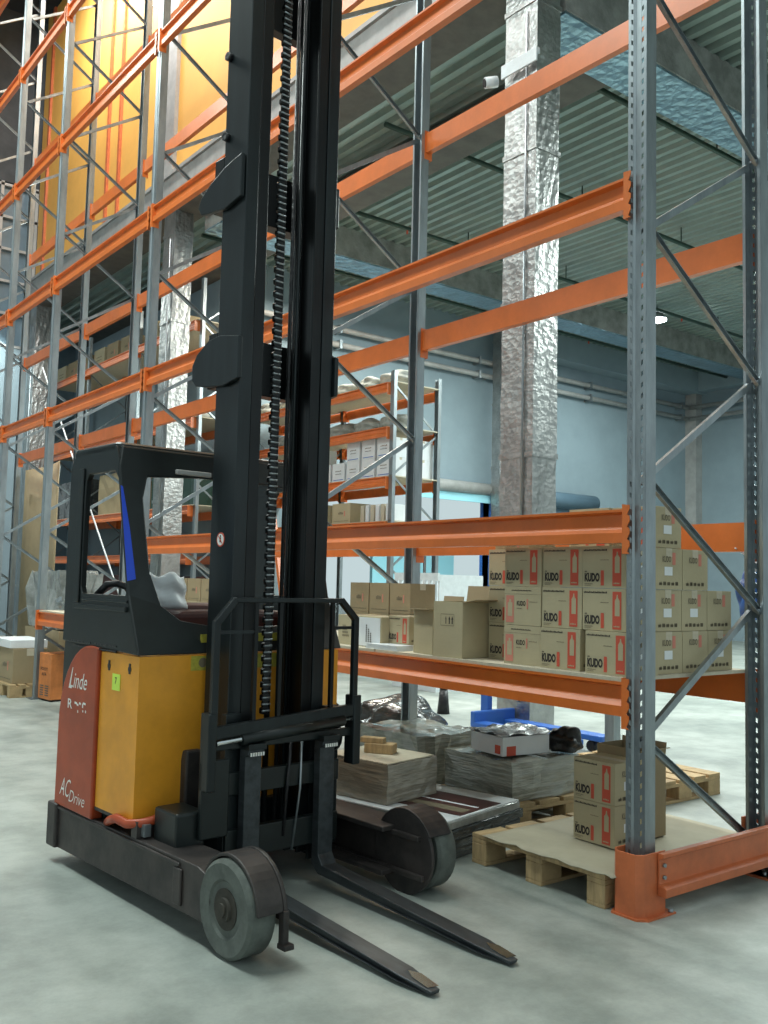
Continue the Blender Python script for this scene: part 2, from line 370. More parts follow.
def frame(y, label, detail, depth=D, H=PH, x=0, name='upright_frame'):
    t = thing(name, label, 'rack frame', (x, y, 0), 0, None)
    add_post(t, -.03, False, detail); add_post(t, depth+.03, True, detail)
    zf = [.70+1.155*k for k in range(10)]; zb = [.12+1.155*k for k in range(11)]
    seq = []
    for k in range(10): seq += [(depth-.03, zb[k], .03, zf[k]), (.03, zf[k], depth-.03, zb[k+1])]
    n = 0
    for (xa, za, xb, zc) in seq:
        if za > H or zc > H: break
        e = .02
        m = MB(); dy = .018 if n % 2 else -.018
        dx, dz = xb-xa, zc-za; L = math.hypot(dx,dz)
        # thin C-channel
        ux, uz = dx/L, dz/L; nx, nz = -uz, ux
        for (o0, o1, q0, q1) in ((-.016,.016,-.001,.001), (-.016,-.0135,0,.02), (.0135,.016,0,.02)):
            vs = []
            for (px, pz) in ((xa,za),(xb,zc)):
                for o, q in ((o0,q0),(o1,q0),(o1,q1),(o0,q1)): vs.append((px+nx*o, dy+(q if n % 2 else -q), pz+nz*o))
            m.add(vs, [(3,2,1,0),(4,5,6,7),(0,1,5,4),(1,2,6,5),(2,3,7,6),(3,0,4,7)], 'galv')
        m.cyl((xa+ux*.02, dy-.02, za+uz*.02), (xa+ux*.02, dy+.02, za+uz*.02), .009, 6, 'galv_dark')
        m.build('brace', t); n += 1
    m = MB().box(.02, depth-.02, -.015, .015, .13, .16, 'galv').build('brace', t)
    return t
fl = ['galvanised upright frame nearest the camera, with slotted posts, at the right',
      'galvanised upright frame half hidden behind the truck mast, second from the right',
      'galvanised upright frame just left of the truck cab roof, third from the right',
      'galvanised upright frame left of the truck cab, beside the orange metal box',
      'galvanised upright frame near the left edge beyond the wrapped goods, last but one',
      'farthest galvanised upright frame of the front rack at the left edge']
for i, y in enumerate(FY): frame(y, fl[i], i < 2)

prof_beam = [(0,.0),(-.048,.0),(-.048,.045),(-.030,.062),(-.022,.072),(-.022,.128),(-.048,.138),(-.048,.15),(0,.15)]
def beam_mesh(L, w0=.055):
    """along +y from 0 to L, stepped face towards -x; top at z=0"""
    m = MB(); m.prism([(x, z-BH) for x, z in prof_beam], 'y', 0, L, 'orange'); return m
def conn_mesh(sgn):
    """end plate: wraps onto the post web with hooked zigzag edge. sgn=+1 at the y=0 end"""
    m = MB(); z1 = .02; z0 = -.20; s = sgn
    m.box(-.055, .012, 0, .004*s, z0, z1, 'orange') if s > 0 else m.box(-.055,.012,.004*s,0,z0,z1,'orange')
    pts = [(0,z1)]
    for k in range(4):
        za = z1 - (k)*.055; pts += [(-.036*s, za-.004), (-.036*s, za-.02), (-.022*s, za-.045), (-.036*s, za-.055)]
    pts += [(0, z0)]
    pts = [(a, max(z0, b)) for a, b in pts]
    m.prism(pts, 'x', -.060, -.0565, 'orange')
    m.box(-.060,-.055, min(0,.004*s), max(0,.004*s), z0, z1, 'orange')
    return m
bm_cache = {}
def beam(x, ya, yb, ztop, back, label, group=None, name='load_beam'):
    a, b = ya+.05, yb-.05; L = round(b-a, 3)
    t = thing(name, label, 'shelf beam', (x, a if not back else b, ztop), PI if back else 0, group)
    key = L
    if key not in bm_cache: bm_cache[key] = (beam_mesh(L).mesh('beam_profile'), conn_mesh(1).mesh('end_connector'), conn_mesh(-1).mesh('end_connector'))
    p, c1, c2 = bm_cache[key]
    o = bpy.data.objects.new('beam_profile', p); C.objects.link(o); o.parent = t
    o = bpy.data.objects.new('end_connector', c1); C.objects.link(o); o.parent = t; o.location = (0,0,0)
    o = bpy.data.objects.new('end_connector', c2); C.objects.link(o); o.parent = t; o.location = (0,L,0)
    return t
bayw = ['nearest bay', 'second bay behind the truck', 'third bay left of the truck mast', 'narrow fourth bay', 'fifth bay at the left edge']
lvw = ['lowest shelf', 'second level', 'third level', 'fourth level', 'fifth level', 'sixth level', 'topmost level']
FB = {0: [0,1,2,3,4], 1: [0,1,2,3,4], 2: [0,2,3,4,5], 3: [2,3,4,5,6], 4: [2,3,4,5,6]}
BB = {0: [0,1,2,3], 1: [0,1,2,3,4], 2: [0,2,3,4,5], 3: [2,3,4,5], 4: [2,3,4,5]}
for b in range(5):
    for l in FB[b]: beam(.0, FY[b], FY[b+1], LV[l], False, 'orange front beam at the %s of the %s' % (lvw[l], bayw[b]))
    for l in BB[b]: beam(D, FY[b], FY[b+1], LV[l], True, 'orange rear beam at the %s of the %s' % (lvw[l], bayw[b]))

# column guards and end rail of the nearest frame
def guard(x, label, face=1):
    t = thing('post_guard', label, 'guard', (x, -.02, 0))
    H = .265; s = face
    out = [(.06*s,.085),(-.085*s,.085),(-.118*s,.055),(-.118*s,-.045),(-.085*s,-.070),(.06*s,-.070)]
    inn = [(.06*s,-.062),(-.081*s,-.062),(-.110*s,-.041),(-.110*s,.051),(-.081*s,.077),(.06*s,.077)]
    MB().prism(out+inn, 'z', .006, H, 'orange_red').build('guard_shell', t, bevel=.002)
    MB().prism([(.10*s,-.095),(-.09*s,-.095),(-.128*s,-.06),(-.128*s,.07),(-.09*s,.09),(.10*s,.09)], 'z', 0, .008, 'orange_red').cyl((.08*s,-.082,0),(.08*s,-.082,.022),.012,8,'galv').build('foot_plate', t)
    return t
guard(0, 'orange-red steel post guard around the foot of the nearest upright')
guard(D, 'orange-red steel post guard around the rear post at the right edge', -1)
t = thing('end_rail', 'orange-red steel guard rail across the end of the rack at floor level', 'rail', (0,-.092,0))
pr = [(0,.085),(-.045,.085),(-.045,.12),(-.010,.135),(-.010,.235),(-.03,.245),(-.03,.262),(0,.262)]
MB().prism([(y, z) for y, z in pr], 'x', .0, D+.10, 'orange_red').build('rail', t, bevel=.002)
MB().cyl((.03,-.008,.16),(.03,-.02,.16),.009,8,'galv').build('bolt', t)
MB().cyl((.03,-.008,.21),(.03,-.02,.21),.009,8,'galv').build('bolt', t)

# shelf decking (chipboard sheets on the lowest shelf)
def deck(x0, x1, y0, y1, z, label, sag=0):
    m = MB(); n = 14
    if sag:
        pr = [(x0+(x1-x0)*i/n, z+.001-sag*math.sin(PI*i/n)) for i in range(n+1)]
        m.prism(pr + [(a, b+.016) for a, b in pr[::-1]], 'y', y0, y1, 'chip')
    else: m.box(x0, x1, y0, y1, z, z+.016, 'chip')
    return tag(m.build('shelf_board'), label, 'board')
deck(-.045, D, .06, .96, .969, 'pale chipboard shelf sheet under the stack of printed cartons')
deck(-.04, D, .965, 1.86, .969, 'pale chipboard shelf sheet under the open empty cartons')
deck(-.045, D, 1.865, 2.62, .969, 'pale chipboard shelf sheet under the carton with the white printed note')
deck(-.04, D, 2.82, 5.3, .969, 'pale chipboard sheet on the lowest shelf behind the truck')
ZD = .986

# ------------------------------------------------------------------ cartons
CW, CDp, CHt = .25, .208, .1945
def carton_mesh(kind, w=CW, d=CDp, h=CHt, base='card', closed=True):
    """front face towards -y (x runs to the right seen from the front), end face towards +x"""
    m = MB(); e = .0012
    m.box(0, w, 0, d, 0, h, base)
    F = lambda a, b: (a, -e, b)
    E = lambda a, b: (w+e, a, b)
    # top seam and tape
    m.box(0, w, d/2-.024, d/2+.024, h, h+.0008, 'inksoft' if base == 'card2' else 'chip')
    m.box(w, w+.0008, d/2-.024, d/2+.024, h-.04, h, 'chip')
    def dash(P, a0, a1, b, t, n, c='ink'):
        wd = (a1-a0)/n
        for i in range(n):
            q = .35 + .6*((i*37) % 11)/11
            put_quad(m, P, a0+i*wd, a0+i*wd+wd*.72, b, b+t*(.75+.25*((i*5) % 3)/2), c)
    if kind == 'A':
        dash(F, .03*w, .58*w, .885*h, .045*h, 17)
        dash(F, .42*w, .62*w, .66*h, .018*h, 9, 'inksoft')
        put_quad(m, F, .70*w, .90*w, .05*h, .93*h, 'inkred')
        F2 = lambda a, b: (a, -e*1.6, b)
        m.add([F2(.755*w,.36*h),F2(.865*w,.36*h),F2(.865*w,.72*h),F2(.83*w,.78*h),F2(.82*w,.86*h),F2(.80*w,.86*h),F2(.79*w,.78*h),F2(.755*w,.72*h)], [tuple(range(8))], base)
        dash(F2, .73*w, .87*w, .10*h, .035*h, 4, base)
        put_quad(m, F, .43*w, .505*w, .06*h, .36*h, 'inkred')
        m.add([F(.43*w,.36*h),F(.505*w,.36*h),F(.50*w,.42*h),F(.435*w,.42*h)], [(0,1,2,3)], 'inkred')
        put_text(m, 'KUDO', lambda a, b: F(.05*w+a, .145*h+b), .355*w, .215*h, 'ink', .055)
        dash(F, .05*w, .11*w, .38*h, .03*h, 3)
        dash(F, .05*w, .25*w, .085*h, .022*h, 10, 'inksoft'); dash(F, .05*w, .20*w, .05*h, .016*h, 9, 'inksoft')
    elif kind == 'B':
        dash(F, .2*w, .75*w, .885*h, .03*h, 22); m.box(0,w,-e*.6,0,.80*h,.805*h,'inksoft')
        put_quad(m, F, .05*w, .27*w, .06*h, .76*h, 'inkpink')
        F2 = lambda a, b: (a, -e*1.6, b)
        put_quad(m, F2, .10*w, .23*w, .22*h, .58*h, base); put_quad(m, F2, .14*w,.19*w,.58*h,.66*h, base)
        put_text(m, 'KUDO', lambda a, b: F(.35*w+a, .50*h+b), .24*w, .13*h, 'ink', .03)
        dash(F, .35*w, .50*w, .42*h, .022*h, 7, 'inksoft'); put_quad(m, F, .62*w, .66*w, .42*h, .68*h, 'inkpink')
        dash(F, .70*w, .92*w, .60*h, .018*h, 8, 'inksoft')
    elif kind == 'P':   # plain brown with light marks
        dash(F, .35*w, .62*w, .45*h, .13*h, 4, 'inksoft'); dash(F, .1*w, .9*w, .10*h, .03*h, 14, 'inksoft')
        put_quad(m, F, .66*w, .72*w, .35*h, .62*h, 'inkpink')
    elif kind == 'W':   # white carton, blue-ish print lines
        dash(F, .25*w, .75*w, .55*h, .06*h, 5, 'inksoft'); dash(F, .25*w, .75*w, .40*h, .04*h, 6, 'ink'); put_quad(m, F, .1*w, .9*w, .08*h, .12*h, 'bluepaint')
    # end face
    if kind in 'AB':
        put_text(m, 'KUDO', lambda a, b: E(.25*d+a, .66*h+b), .32*d, .15*h, 'inksoft', .03)
        put_quad(m, E, .62*d, .74*d, .60*h, .90*h, 'inkpink')
        dash(E, .12*d, .88*d, .10*h, .09*h, 5, 'inksoft')
        for k in range(5):
            a = (.16+.15*k)*d; m.add([E(a,.12*h),E(a+.07*d,.12*h),E(a+.035*d,.2*h)], [(0,1,2)], 'inksoft')
        if kind == 'A': put_quad(m, lambda a, b: (w+e*1.5, a, b), .32*d, .62*d, .34*h, .55*h, 'sticker')
    return m.mesh('carton')
CM = {k: carton_mesh(k, base='card2' if k == 'P' else ('cardwhite' if k == 'W' else 'card')) for k in 'ABPW'}
def carton(kind, x, yr, z, label, group=None, dx=0, rz=0, mesh=None, sc=None, name='carton'):
    """x = front face (towards the aisle), yr = far/left end; image-right end is yr-CW"""
    o = bpy.data.objects.new(name, mesh or CM[kind]); C.objects.link(o)
    o.location = (x, yr, z); o.rotation_euler = (0,0,-PI/2 + rz)
    if sc: o.scale = sc
    b = o.modifiers.new('bevel', 'BEVEL'); b.width = .002; b.segments = 1; b.limit_method = 'ANGLE'; b.angle_limit = 1.2
    return tag(o, label, 'box', group)
HZ = CHt+.002
rows = ['bottom', 'middle', 'top']
colw = ['nearest the upright', 'second from the upright', 'third from the upright']
YL = [.350, .604, .862]
G = 'printed cartons stacked on the lowest shelf'
for r in range(3):
    for c in range(3):
        k = 'B' if (c == 2 and r < 2) else 'A'
        dx = {(0,0): -.025, (0,1): -.012}.get((r,c), random.uniform(-.004,.004)); dy = -.018 if (r,c) == (0,0) else 0
        if (r,c) == (0,0): dy = -.04
        if (r,c) == (1,0): dy = .0
        lb = 'tan carton with %s, %s row of the shelf stack, %s' % ('red bottle panel' if k == 'A' else 'small faded print', rows[r], colw[c])
        carton(k, .03+dx, YL[c]+dy-(.0 if c else .0), ZD+r*HZ, lb, G)
# fourth column, set back
for r in range(3):
    carton('A', .165, 1.115+.004*r, ZD+r*HZ, 'tan carton set back behind the tall open carton, %s of its column' % rows[r], G)
carton('P', .19, 1.1, ZD+3*HZ, 'tan flap-topped carton lying on the set-back column under the beam', G, sc=(1,1,.14))
# columns behind, seen end-on past the upright
dep = ['second', 'third', 'fourth']
for c, hgt in enumerate((4, 3, 3)):
    x = .03 + (c+1)*(CDp+.004)
    if c == 2: hgt = 3
    for r in range(hgt):
        if c == 2 and r == 2: continue
        carton('A' if (r+c) % 2 == 0 or c == 0 else 'B', x, .345 + (.005 if r % 2 else 0), ZD+r*HZ, 'tan carton seen end-on past the nearest upright, %s from front, tier %s' % (dep[c], ['one','two','three','four'][r]), G)
carton('A', .22, .60, ZD+3*HZ+.001, 'tan carton lying on top of the stack, showing just above the second-level beam', G)

# open empty cartons with flaps
def open_carton(x, y, w, d, h, label, mtl='card2', rz=0, z=ZD, mark=True, flaps=(1,1,1,1)):
    t = thing('open_carton', label, 'box', (x, y, z), -PI/2+rz)
    m = MB(); th = .004
    m.box(0,w,0,th,0,h,mtl).box(0,w,d-th,d,0,h,mtl).box(0,th,th,d-th,0,h,mtl).box(w-th,w,th,d-th,0,h,mtl).box(th,w-th,th,d-th,0,th,mtl)
    if mark:
        for k, a in enumerate((.30,.42,.54,.64)):
            if k: m.add([(w*a, -.0012, h*.60),(w*a+w*.035,-.0012,h*.60),(w*a+w*.035,-.0012,h*.68),(w*a+w*.05,-.0012,h*.68),(w*a+w*.0175,-.0012,h*.74),(w*a-w*.015,-.0012,h*.68),(w*a,-.0012,h*.68)], [tuple(range(7))], 'inksoft' if k < 2 else 'ink')
        for (a0,a1,b0,b1) in ((.26,.72,.565,.572),(.26,.72,.77,.777),(.26,.268,.565,.777),(.712,.72,.565,.777)):
            m.add([(w*a0,-.0012,h*b0),(w*a1,-.0012,h*b0),(w*a1,-.0012,h*b1),(w*a0,-.0012,h*b1)], [(0,1,2,3)], 'inksoft')
    m.build('carton_body', t)
    def fl(p0, p1, out, L, ang):
        p0 = Vector(p0); p1 = Vector(p1); o = Vector(out)
        q = o*math.sin(ang)*L + Vector((0,0,math.cos(ang)*L)); n = o*math.cos(ang)*th - Vector((0,0,math.sin(ang)*th))
        f = MB(); f.add([p0,p1,p1+q,p0+q,p0+n,p1+n,p1+q+n,p0+q+n], [(0,1,2,3),(7,6,5,4),(0,4,5,1),(1,5,6,2),(2,6,7,3),(3,7,4,0)], 'cardin'); f.build('flap', t)
    L = d*.42
    if flaps[0]: fl((0,0,h),(w,0,h),(0,-1,0), L*flaps[0], 1.5)
    if flaps[1]: fl((0,d,h),(w,d,h),(0,1,0), L*flaps[1], .15)
    if flaps[2]: fl((0,0,h),(0,d,h),(-1,0,0), L*flaps[2], 1.9)
    if flaps[3]: fl((w,0,h),(w,d,h),(1,0,0), L*flaps[3], 1.4)
    return t
open_carton(-.035, 1.345, .22, .26, .30, 'tall open carton with upright arrows beside the printed stack', 'card', rz=.06, flaps=(0,.8,0,.8))
open_carton(.02, 1.58, .19, .20, .25, 'narrower open carton with a folded flap left of the tall open carton', 'card', rz=-.1, mark=False, flaps=(.45,.9,0,0))
open_carton(.45, 1.40, .30, .26, .34, 'dark open carton standing behind the tall open carton', 'card2', mark=False, flaps=(0,.6,.6,0))
# white-faced box with printed note
t = thing('carton', 'tan carton with a white printed sheet on its front, left end of the nearest shelf', 'box', (.04, 2.36, ZD), -PI/2)
m = MB().box(0,.45,0,.25,0,.185,'card'); m.box(.0,.45,.1,.14,.185,.1855,'chip')
for k in range(4):
    for j in range(6-k): m.add([(.05+j*.012, -.0012, .05+k*.02),(.058+j*.012,-.0012,.05+k*.02),(.058+j*.012,-.0012,.062+k*.02),(.05+j*.012,-.0012,.062+k*.02)], [(0,1,2,3)], 'inksoft')
m.build('carton_body', t, bevel=.002)
m = MB().box(.20,.44,-.003,0,.004,.178,'cardwhite')
for k in range(3):
    for j in range(9-2*k): m.add([(.30+k*.022, -.0042, .03+j*.012),(.312+k*.022,-.0042,.03+j*.012),(.312+k*.022,-.0042,.038+j*.012),(.30+k*.022,-.0042,.038+j*.012)], [(0,1,2,3)], 'ink')
m.build('printed_sheet', t)
carton('A', .10, 1.92, ZD+.03, 'red and white printed carton between the note carton and the open cartons', sc=(.8,.8,.85))
m = MB()
for k in range(5): m.box(-.03,.30,1.66+.004*k,1.97-.003*k,ZD+k*.006,ZD+k*.006+.005,'sheetwhite')
tag(m.build('board_stack'), 'white boards lying flat under the small red and white carton', 'boards')
MB_ = MB().box(.12,.36,1.68,1.95,1.20,1.27,'sheetwhite')
t = thing('parts_tray', 'grey box of small metal parts on the shelf behind the narrow open carton', 'box', (.30, 1.70, ZD))
m = MB().box(0,.22,0,.28,0,.16,'sheetwhite').build('tray', t, bevel=.004)
m = MB()
for k in range(26): 
    a = random.uniform(.02,.2); b = random.uniform(.02,.26); m.box(a,a+.03,b,b+.02,.15,.165+random.random()*.03,'galv',T=Matrix.Rotation(0,4,'Z'))
tag(m.build('metal_parts', t), kind='stuff')
for k, (y, z, lb) in enumerate(((2.68,0,'leftmost'),(2.46,0,'middle'),(2.24,0,'rightmost'))):
    carton('P', .36, y, ZD, 'brown carton standing behind the note carton, %s of three, lower' % lb, 'brown cartons behind the note carton', sc=(.84,1,1))
    carton('P', .36, y, ZD+HZ-.0, 'brown carton standing behind the note carton, %s of three, upper' % lb, 'brown cartons behind the note carton', sc=(.84,1,1))
# second bay cartons seen through the cab opening
for k in range(5):
    carton('A', .25, 5.28-k*.262, ZD, 'red and white carton on the shelf behind the cab, %s from the left' % ['first','second','third','fourth','fifth'][k], 'cartons on the shelf behind the cab')
for k in range(3):
    carton('P', .27, 5.27-k*.262, ZD+HZ, 'brown carton on the red and white row behind the cab, %s from left' % ['first','second','third'][k], 'cartons on the shelf behind the cab')
for k in range(3):
    carton('B', .25, 3.9-k*.262, ZD, 'printed carton glimpsed between the mast rails, %s from the left' % ['first','second','third'][k], 'cartons on the shelf behind the mast')

# ------------------------------------------------------------------ pallets and floor goods
def pallet(x, y, lx, ly, label, rz=0, z=0):
    """deck boards run along y, blocks under; origin at its near-aisle corner"""
    t = thing('pallet', label, 'pallet', (x, y, z), rz)
    n = 5; gap = .035; bw = (lx-gap*(n-1))/n
    for i in range(n):
        a = i*(bw+gap); MB().box(a, a+bw, 0, ly, .122, .144, 'wood').build('deck_board', t, bevel=.003)
    for i in range(3):
        b = i*(ly-.10)/2; MB().box(0, lx, b, b+.10, .10, .122, 'wood').build('stringer_board', t, bevel=.003)
        MB().box(0, lx, b, b+.10, 0, .018, 'wood').build('bottom_board', t, bevel=.003)
        for j in range(3):
            a = j*(lx-.14)/2; MB().box(a, a+.14, b, b+.10, .018, .10, 'wood').build('block', t, bevel=.004)
    return t
pallet(-.12, .09, 1.13, .83, 'wooden pallet covered with a paper sheet beside the nearest upright')
# rumpled kraft sheet
m = MB(); nx, ny = 22, 18
for i in range(nx+1):
    for j in range(ny+1):
        x = -.10+1.12*i/nx; y = .03+.80*j/ny
        z = .146+.004*abs(math.sin(x*9+y*4))*(1 if i > 1 else 0)
        if i == 0: x += -.045+.010*math.sin(j*1.1)+random.uniform(-.006,.006); z = .146
        if i < 2: z = .149+.003*math.sin(j*2)
        m.v.append((x,y,z))
mi = m._mi('paper')
for i in range(nx):
    for j in range(ny):
        k = i*(ny+1)+j; m.f.append([k,k+ny+1,k+ny+2,k+1]); m.m.append(mi); m.sm.append(True)
o = m.build('kraft_sheet'); s = o.modifiers.new('t','SOLIDIFY'); s.thickness = .004; s.offset = 1
tag(o, 'torn kraft paper sheet spread over the nearest pallet', 'paper')
for r in range(2):
    carton('A', .20, .54, .158+r*HZ, 'shaded tan carton on the paper-covered pallet, %s of two at the front' % ['lower','upper'][r], 'cartons on the nearest pallet')
open_carton(.425, .58, .27, .20, .43, 'open-topped brown carton behind the pair on the nearest pallet', 'card2', z=.158, mark=False, flaps=(0,.3,0,.3))

def wrapped(name, x0, x1, y0, y1, z0, z1, m_, label, cat='wrapped goods', jit=.012, rz=0):
    """box of goods with a wavy wrapped surface"""
    m = MB(); n = 7
    def P(u, v, w):
        j = lambda: random.uniform(-jit, jit)
        return (x0+(x1-x0)*u + j(), y0+(y1-y0)*v + j(), max(z0, z0+(z1-z0)*w + (j()*.6 if w > 0 else 0)))
    grid = {}
    def V(i,j,k):
        if (i,j,k) not in grid: grid[(i,j,k)] = len(m.v); m.v.append(P(i/n,j/n,k/3))
        return grid[(i,j,k)]
    mi = m._mi(m_)
    for a in range(n):
        for b in range(n):
            for k in (0,3): m.f.append([V(a,b,k),V(a+1,b,k),V(a+1,b+1,k),V(a,b+1,k)]); m.m.append(mi); m.sm.append(False)
        for k in range(3):
            for q in (0,n):
                m.f.append([V(a,q,k),V(a+1,q,k),V(a+1,q,k+1),V(a,q,k+1)]); m.m.append(mi); m.sm.append(False)
                m.f.append([V(q,a,k),V(q,a+1,k),V(q,a+1,k+1),V(q,a,k+1)]); m.m.append(mi); m.sm.append(False)
    m.v = [(a-x0, b-y0, c-z0) for a, b, c in m.v]
    o = m.build(name, loc=(x0,y0,z0), rz=rz); return tag(o, label, cat)
# low flat stack next to the support arm
t = thing('flat_panel_stack', 'low stack of film-wrapped flat panels with a brown and white printed top', 'panels', (-.25, .97, 0), .22)
MB().box(0,.71,0,1.0,0,.10,'wrap_dark').build('lower_panels', t, bevel=.008)
MB().box(.01,.72,-.01,.99,.10,.15,'wrap_dark').box(0,.70,.0,1.0,.15,.19,'film').build('wrapped_panels', t, bevel=.006)
MB().box(.0,.70,.01,.99,.19,.196,'sheetwhite').box(.16,.55,.03,.8,.196,.198,'seat').box(.22,.30,.06,.7,.198,.1985,'inksoft').box(.36,.38,.06,.7,.198,.1985,'sheetwhite').build('printed_cover', t)
wrapped('wrapped_carton', -.29, .14, 1.40, 1.88, .200, .405, 'wrap', 'film-wrapped carton with a pale dusty top beside the mast', jit=.004, rz=.2)
t = thing('board_sheet', 'pale sheet lying on the film-wrapped carton beside the mast', 'board', (-.285,1.41,.4085), .2); MB().box(0,.41,0,.46,0,.006,'chip').build('sheet', t)
t = thing('wood_block', 'small tan wooden block lying on the wrapped carton', 'wood block', (-.10,1.60,.4145), .6)
MB().box(0,.09,0,.17,0,.055,'wood').box(.012,.07,.06,.2,.055,.085,'wood').build('wood_piece', t, bevel=.004)
wrapped('wrapped_goods', .36, .88, 1.93, 2.55, 0, .43, 'wrap_lt', 'shiny film-wrapped bundle behind the pale-topped carton', jit=.016)
pallet(.47, 1.20, 1.0, .64, 'wooden pallet under the wrapped stack with the black bag')
wrapped('wrapped_goods', .49, 1.05, 1.24, 1.82, .147, .37, 'wrap_lt', 'film-wrapped stack on a pallet carrying a white box and a black bag', jit=.010)
t = thing('white_box', 'white box with red patches and a torn film cover on the wrapped stack', 'box', (.53,1.36,.384), -.1)
MB().box(0,.36,0,.30,0,.11,'cardwhite').box(-.0015,0,.02,.07,.01,.06,'inkred').box(.03,.10,-.0015,0,.0,.055,'inkred').build('box_body', t, bevel=.004)
m = MB(); 
for i in range(9):
    for j in range(9): m.v.append((-.03+.46*i/8, -.02+.36*j/8, .112+.022*random.random()))
mi = m._mi('black')
for i in range(8):
    for j in range(8): k = i*9+j; m.f.append([k,k+9,k+10,k+1]); m.m.append(mi if (i+j) % 3 else m._mi('film')); m.sm.append(False)
o = m.build('film_cover', t); s = o.modifiers.new('t','SOLIDIFY'); s.thickness = .003
def blob(name, c, r, m_, label, cat, seed=0, amp=.25, flat=True):
    rnd = random.Random(seed); bm = bmesh.new(); bmesh.ops.create_icosphere(bm, subdivisions=4, radius=1)
    ph = [rnd.uniform(0,6) for _ in range(6)]
    for v in bm.verts:
        n = v.co.normalized(); k = 1+amp*(math.sin(3*n.x+ph[0])*math.sin(4*n.y+ph[1])+.5*math.sin(7*n.z+ph[2]+3*n.x)+.3*math.sin(11*n.y+ph[3]+5*n.z))
        v.co = Vector((n.x*r[0]*k, n.y*r[1]*k, n.z*r[2]*k))
        if flat and v.co.z < -r[2]*.72: v.co.z = -r[2]*.72
    me = bpy.data.meshes.new(name); bm.to_mesh(me); bm.free(); me.materials.append(M[m_])
    for p in me.polygons: p.use_smooth = True
    o = bpy.data.objects.new(name, me); C.objects.link(o); o.location = c
    if label: tag(o, label, cat)
    return o
blob('black_bag', (1.0,1.30,.445), (.085,.12,.08), 'black', 'crumpled black plastic bag lying beside the white box', 'bag', 3)
pallet(1.58, 1.12, .8, 1.0, 'wooden pallet lying on the bright floor behind the rack')
blob('black_bundle', (1.45,3.45,.20), (.36,.40,.26), 'wrap_dark', 'dark film-covered bundle on the floor right of the mast', 'bundle', 5, .12)
blob('black_bundle', (1.55,2.85,.11), (.13,.12,.14), 'black', 'small black bundle right of the rear rack post', 'bundle', 8, .15)
t = thing('floor_stand', 'black folded stand on the bright floor beyond the wrapped bundle', 'stand', (3.3,5.0,0))
MB().cyl((0,0,.25),(0,0,.75),.045,10,'black',r1=.03).cyl((0,0,0),(0,0,.25),.07,10,'black',r1=.045).build('stand_body', t)
t = thing('support_post', 'short grey square post on the floor behind the cartons on the nearest pallet', 'post', (2.67,2.26,0))
MB().box(-.045,.045,-.045,.045,.01,.98,'galv').build('post_tube', t, bevel=.004)
MB().box(-.09,.09,-.09,.09,0,.01,'galv_dark').build('foot_plate', t)
# pallet jack
t = thing('pallet_jack', 'blue hand pallet jack parked behind the wrapped stack', 'pallet jack', (2.72, 3.75, 0), .0)
MB().box(-.03,.03,-.05,.05,.16,.62,'bluepaint').box(-.26,.26,-.12,-.06,.10,.24,'bluepaint').build('jack_body', t, bevel=.01)
MB().box(-.26,-.11,-1.25,-.10,.10,.15,'bluepaint').build('fork', t, bevel=.01); MB().box(.11,.26,-1.25,-.10,.10,.15,'bluepaint').build('fork', t, bevel=.01)
MB().cyl((-.08,.0,.09),(-.03,.0,.09),.09,14,'black').cyl((.03,0,.09),(.08,0,.09),.09,14,'black').build('steer_wheel', t)
MB().cyl((-.22,-1.1,.05),(-.15,-1.1,.05),.045,12,'black').cyl((.15,-1.1,.05),(.22,-1.1,.05),.045,12,'black').build('load_roller', t)
MB().cyl((0,.04,.45),(0,.18,1.0),.02,10,'black').tube([(-.1,.2,1.05),(-.12,.22,1.15),(0,.24,1.22),(.12,.22,1.15),(.1,.2,1.05),(0,.18,1.0),(-.1,.2,1.05)],.014,8,'black').build('handle', t)
MB().cyl((-.08,.1,.52),(-.08,.1,.62),.04,10,'galv').cyl((-.1,.1,.40),(-.1,.1,.50),.03,10,'galv').build('hydraulic_pump', t)

# ------------------------------------------------------------------ far left goods
t = thing('metal_box', 'orange sheet-metal box with vents standing at the foot of the rack left of the truck', 'metal box', (.02, 7.72, 0), .12)
m = MB().box(0,.38,0,.30,.02,.52,'binorange')
m.build('box_body', t, bevel=.008)
m = MB()
FX = lambda a, b: (-.0015, .29-a, b)
put_text(m, 'FOOT', lambda a, b: FX(.04+a,.33+b), .17, .035, 'ink', .02); put_text(m, 'AFA', lambda a, b: FX(.07+a,.275+b), .11, .035, 'ink', .02)
m.build('stencil', t)
m = MB()
for g in (.05,.17):
    for k in range(5): m.box(-.004,0,g,g+.075,.06+k*.025,.072+k*.025,'steel_dark')
m.build('vent', t); MB().box(.03,.35,.03,.27,.0,.02,'black').build('feet', t)
t = thing('bracket_pile', 'pile of grey steel brackets lying on the low shelf above the orange metal box', 'brackets', (.1, 7.5, .99))
m = MB()
for k in range(40):
    R = Matrix.Translation((random.uniform(0,.7), random.uniform(-.9,.55), .02+random.uniform(0,.09))) @ Matrix.Rotation(random.uniform(0,3),4,'Z') @ Matrix.Rotation(random.uniform(-.6,.6),4,'X')
    m.box(-.07,.07,-.015,.015,-.012,.012,'galv',T=R); m.box(.05,.07,-.015,.015,-.01,.05,'galv',T=R)
o = m.build('bracket_heap', t); tag(o, kind='stuff')
deck(-.04, D, 5.5, 8.03, .969, 'pale board on the low shelf left of the truck')
m = MB()
for k in range(3): m.bar((.3+.04*k,7.55,.55),(.34+.06*k,8.0,.95-.1*k),.03,.03,'black')
t = thing('hose_bundle', 'black hoses hanging from the low shelf above the orange metal box', 'hoses', (0,0,0))
m2 = MB()
for k in range(5): m2.tube([(.18+.05*k,7.6,.965),(.2+.04*k,7.75-.04*k,.78),(.28+.03*k,7.9-.05*k,.60),(.36,8.0,.56)],.011,6,'black')
m2.build('hose', t)
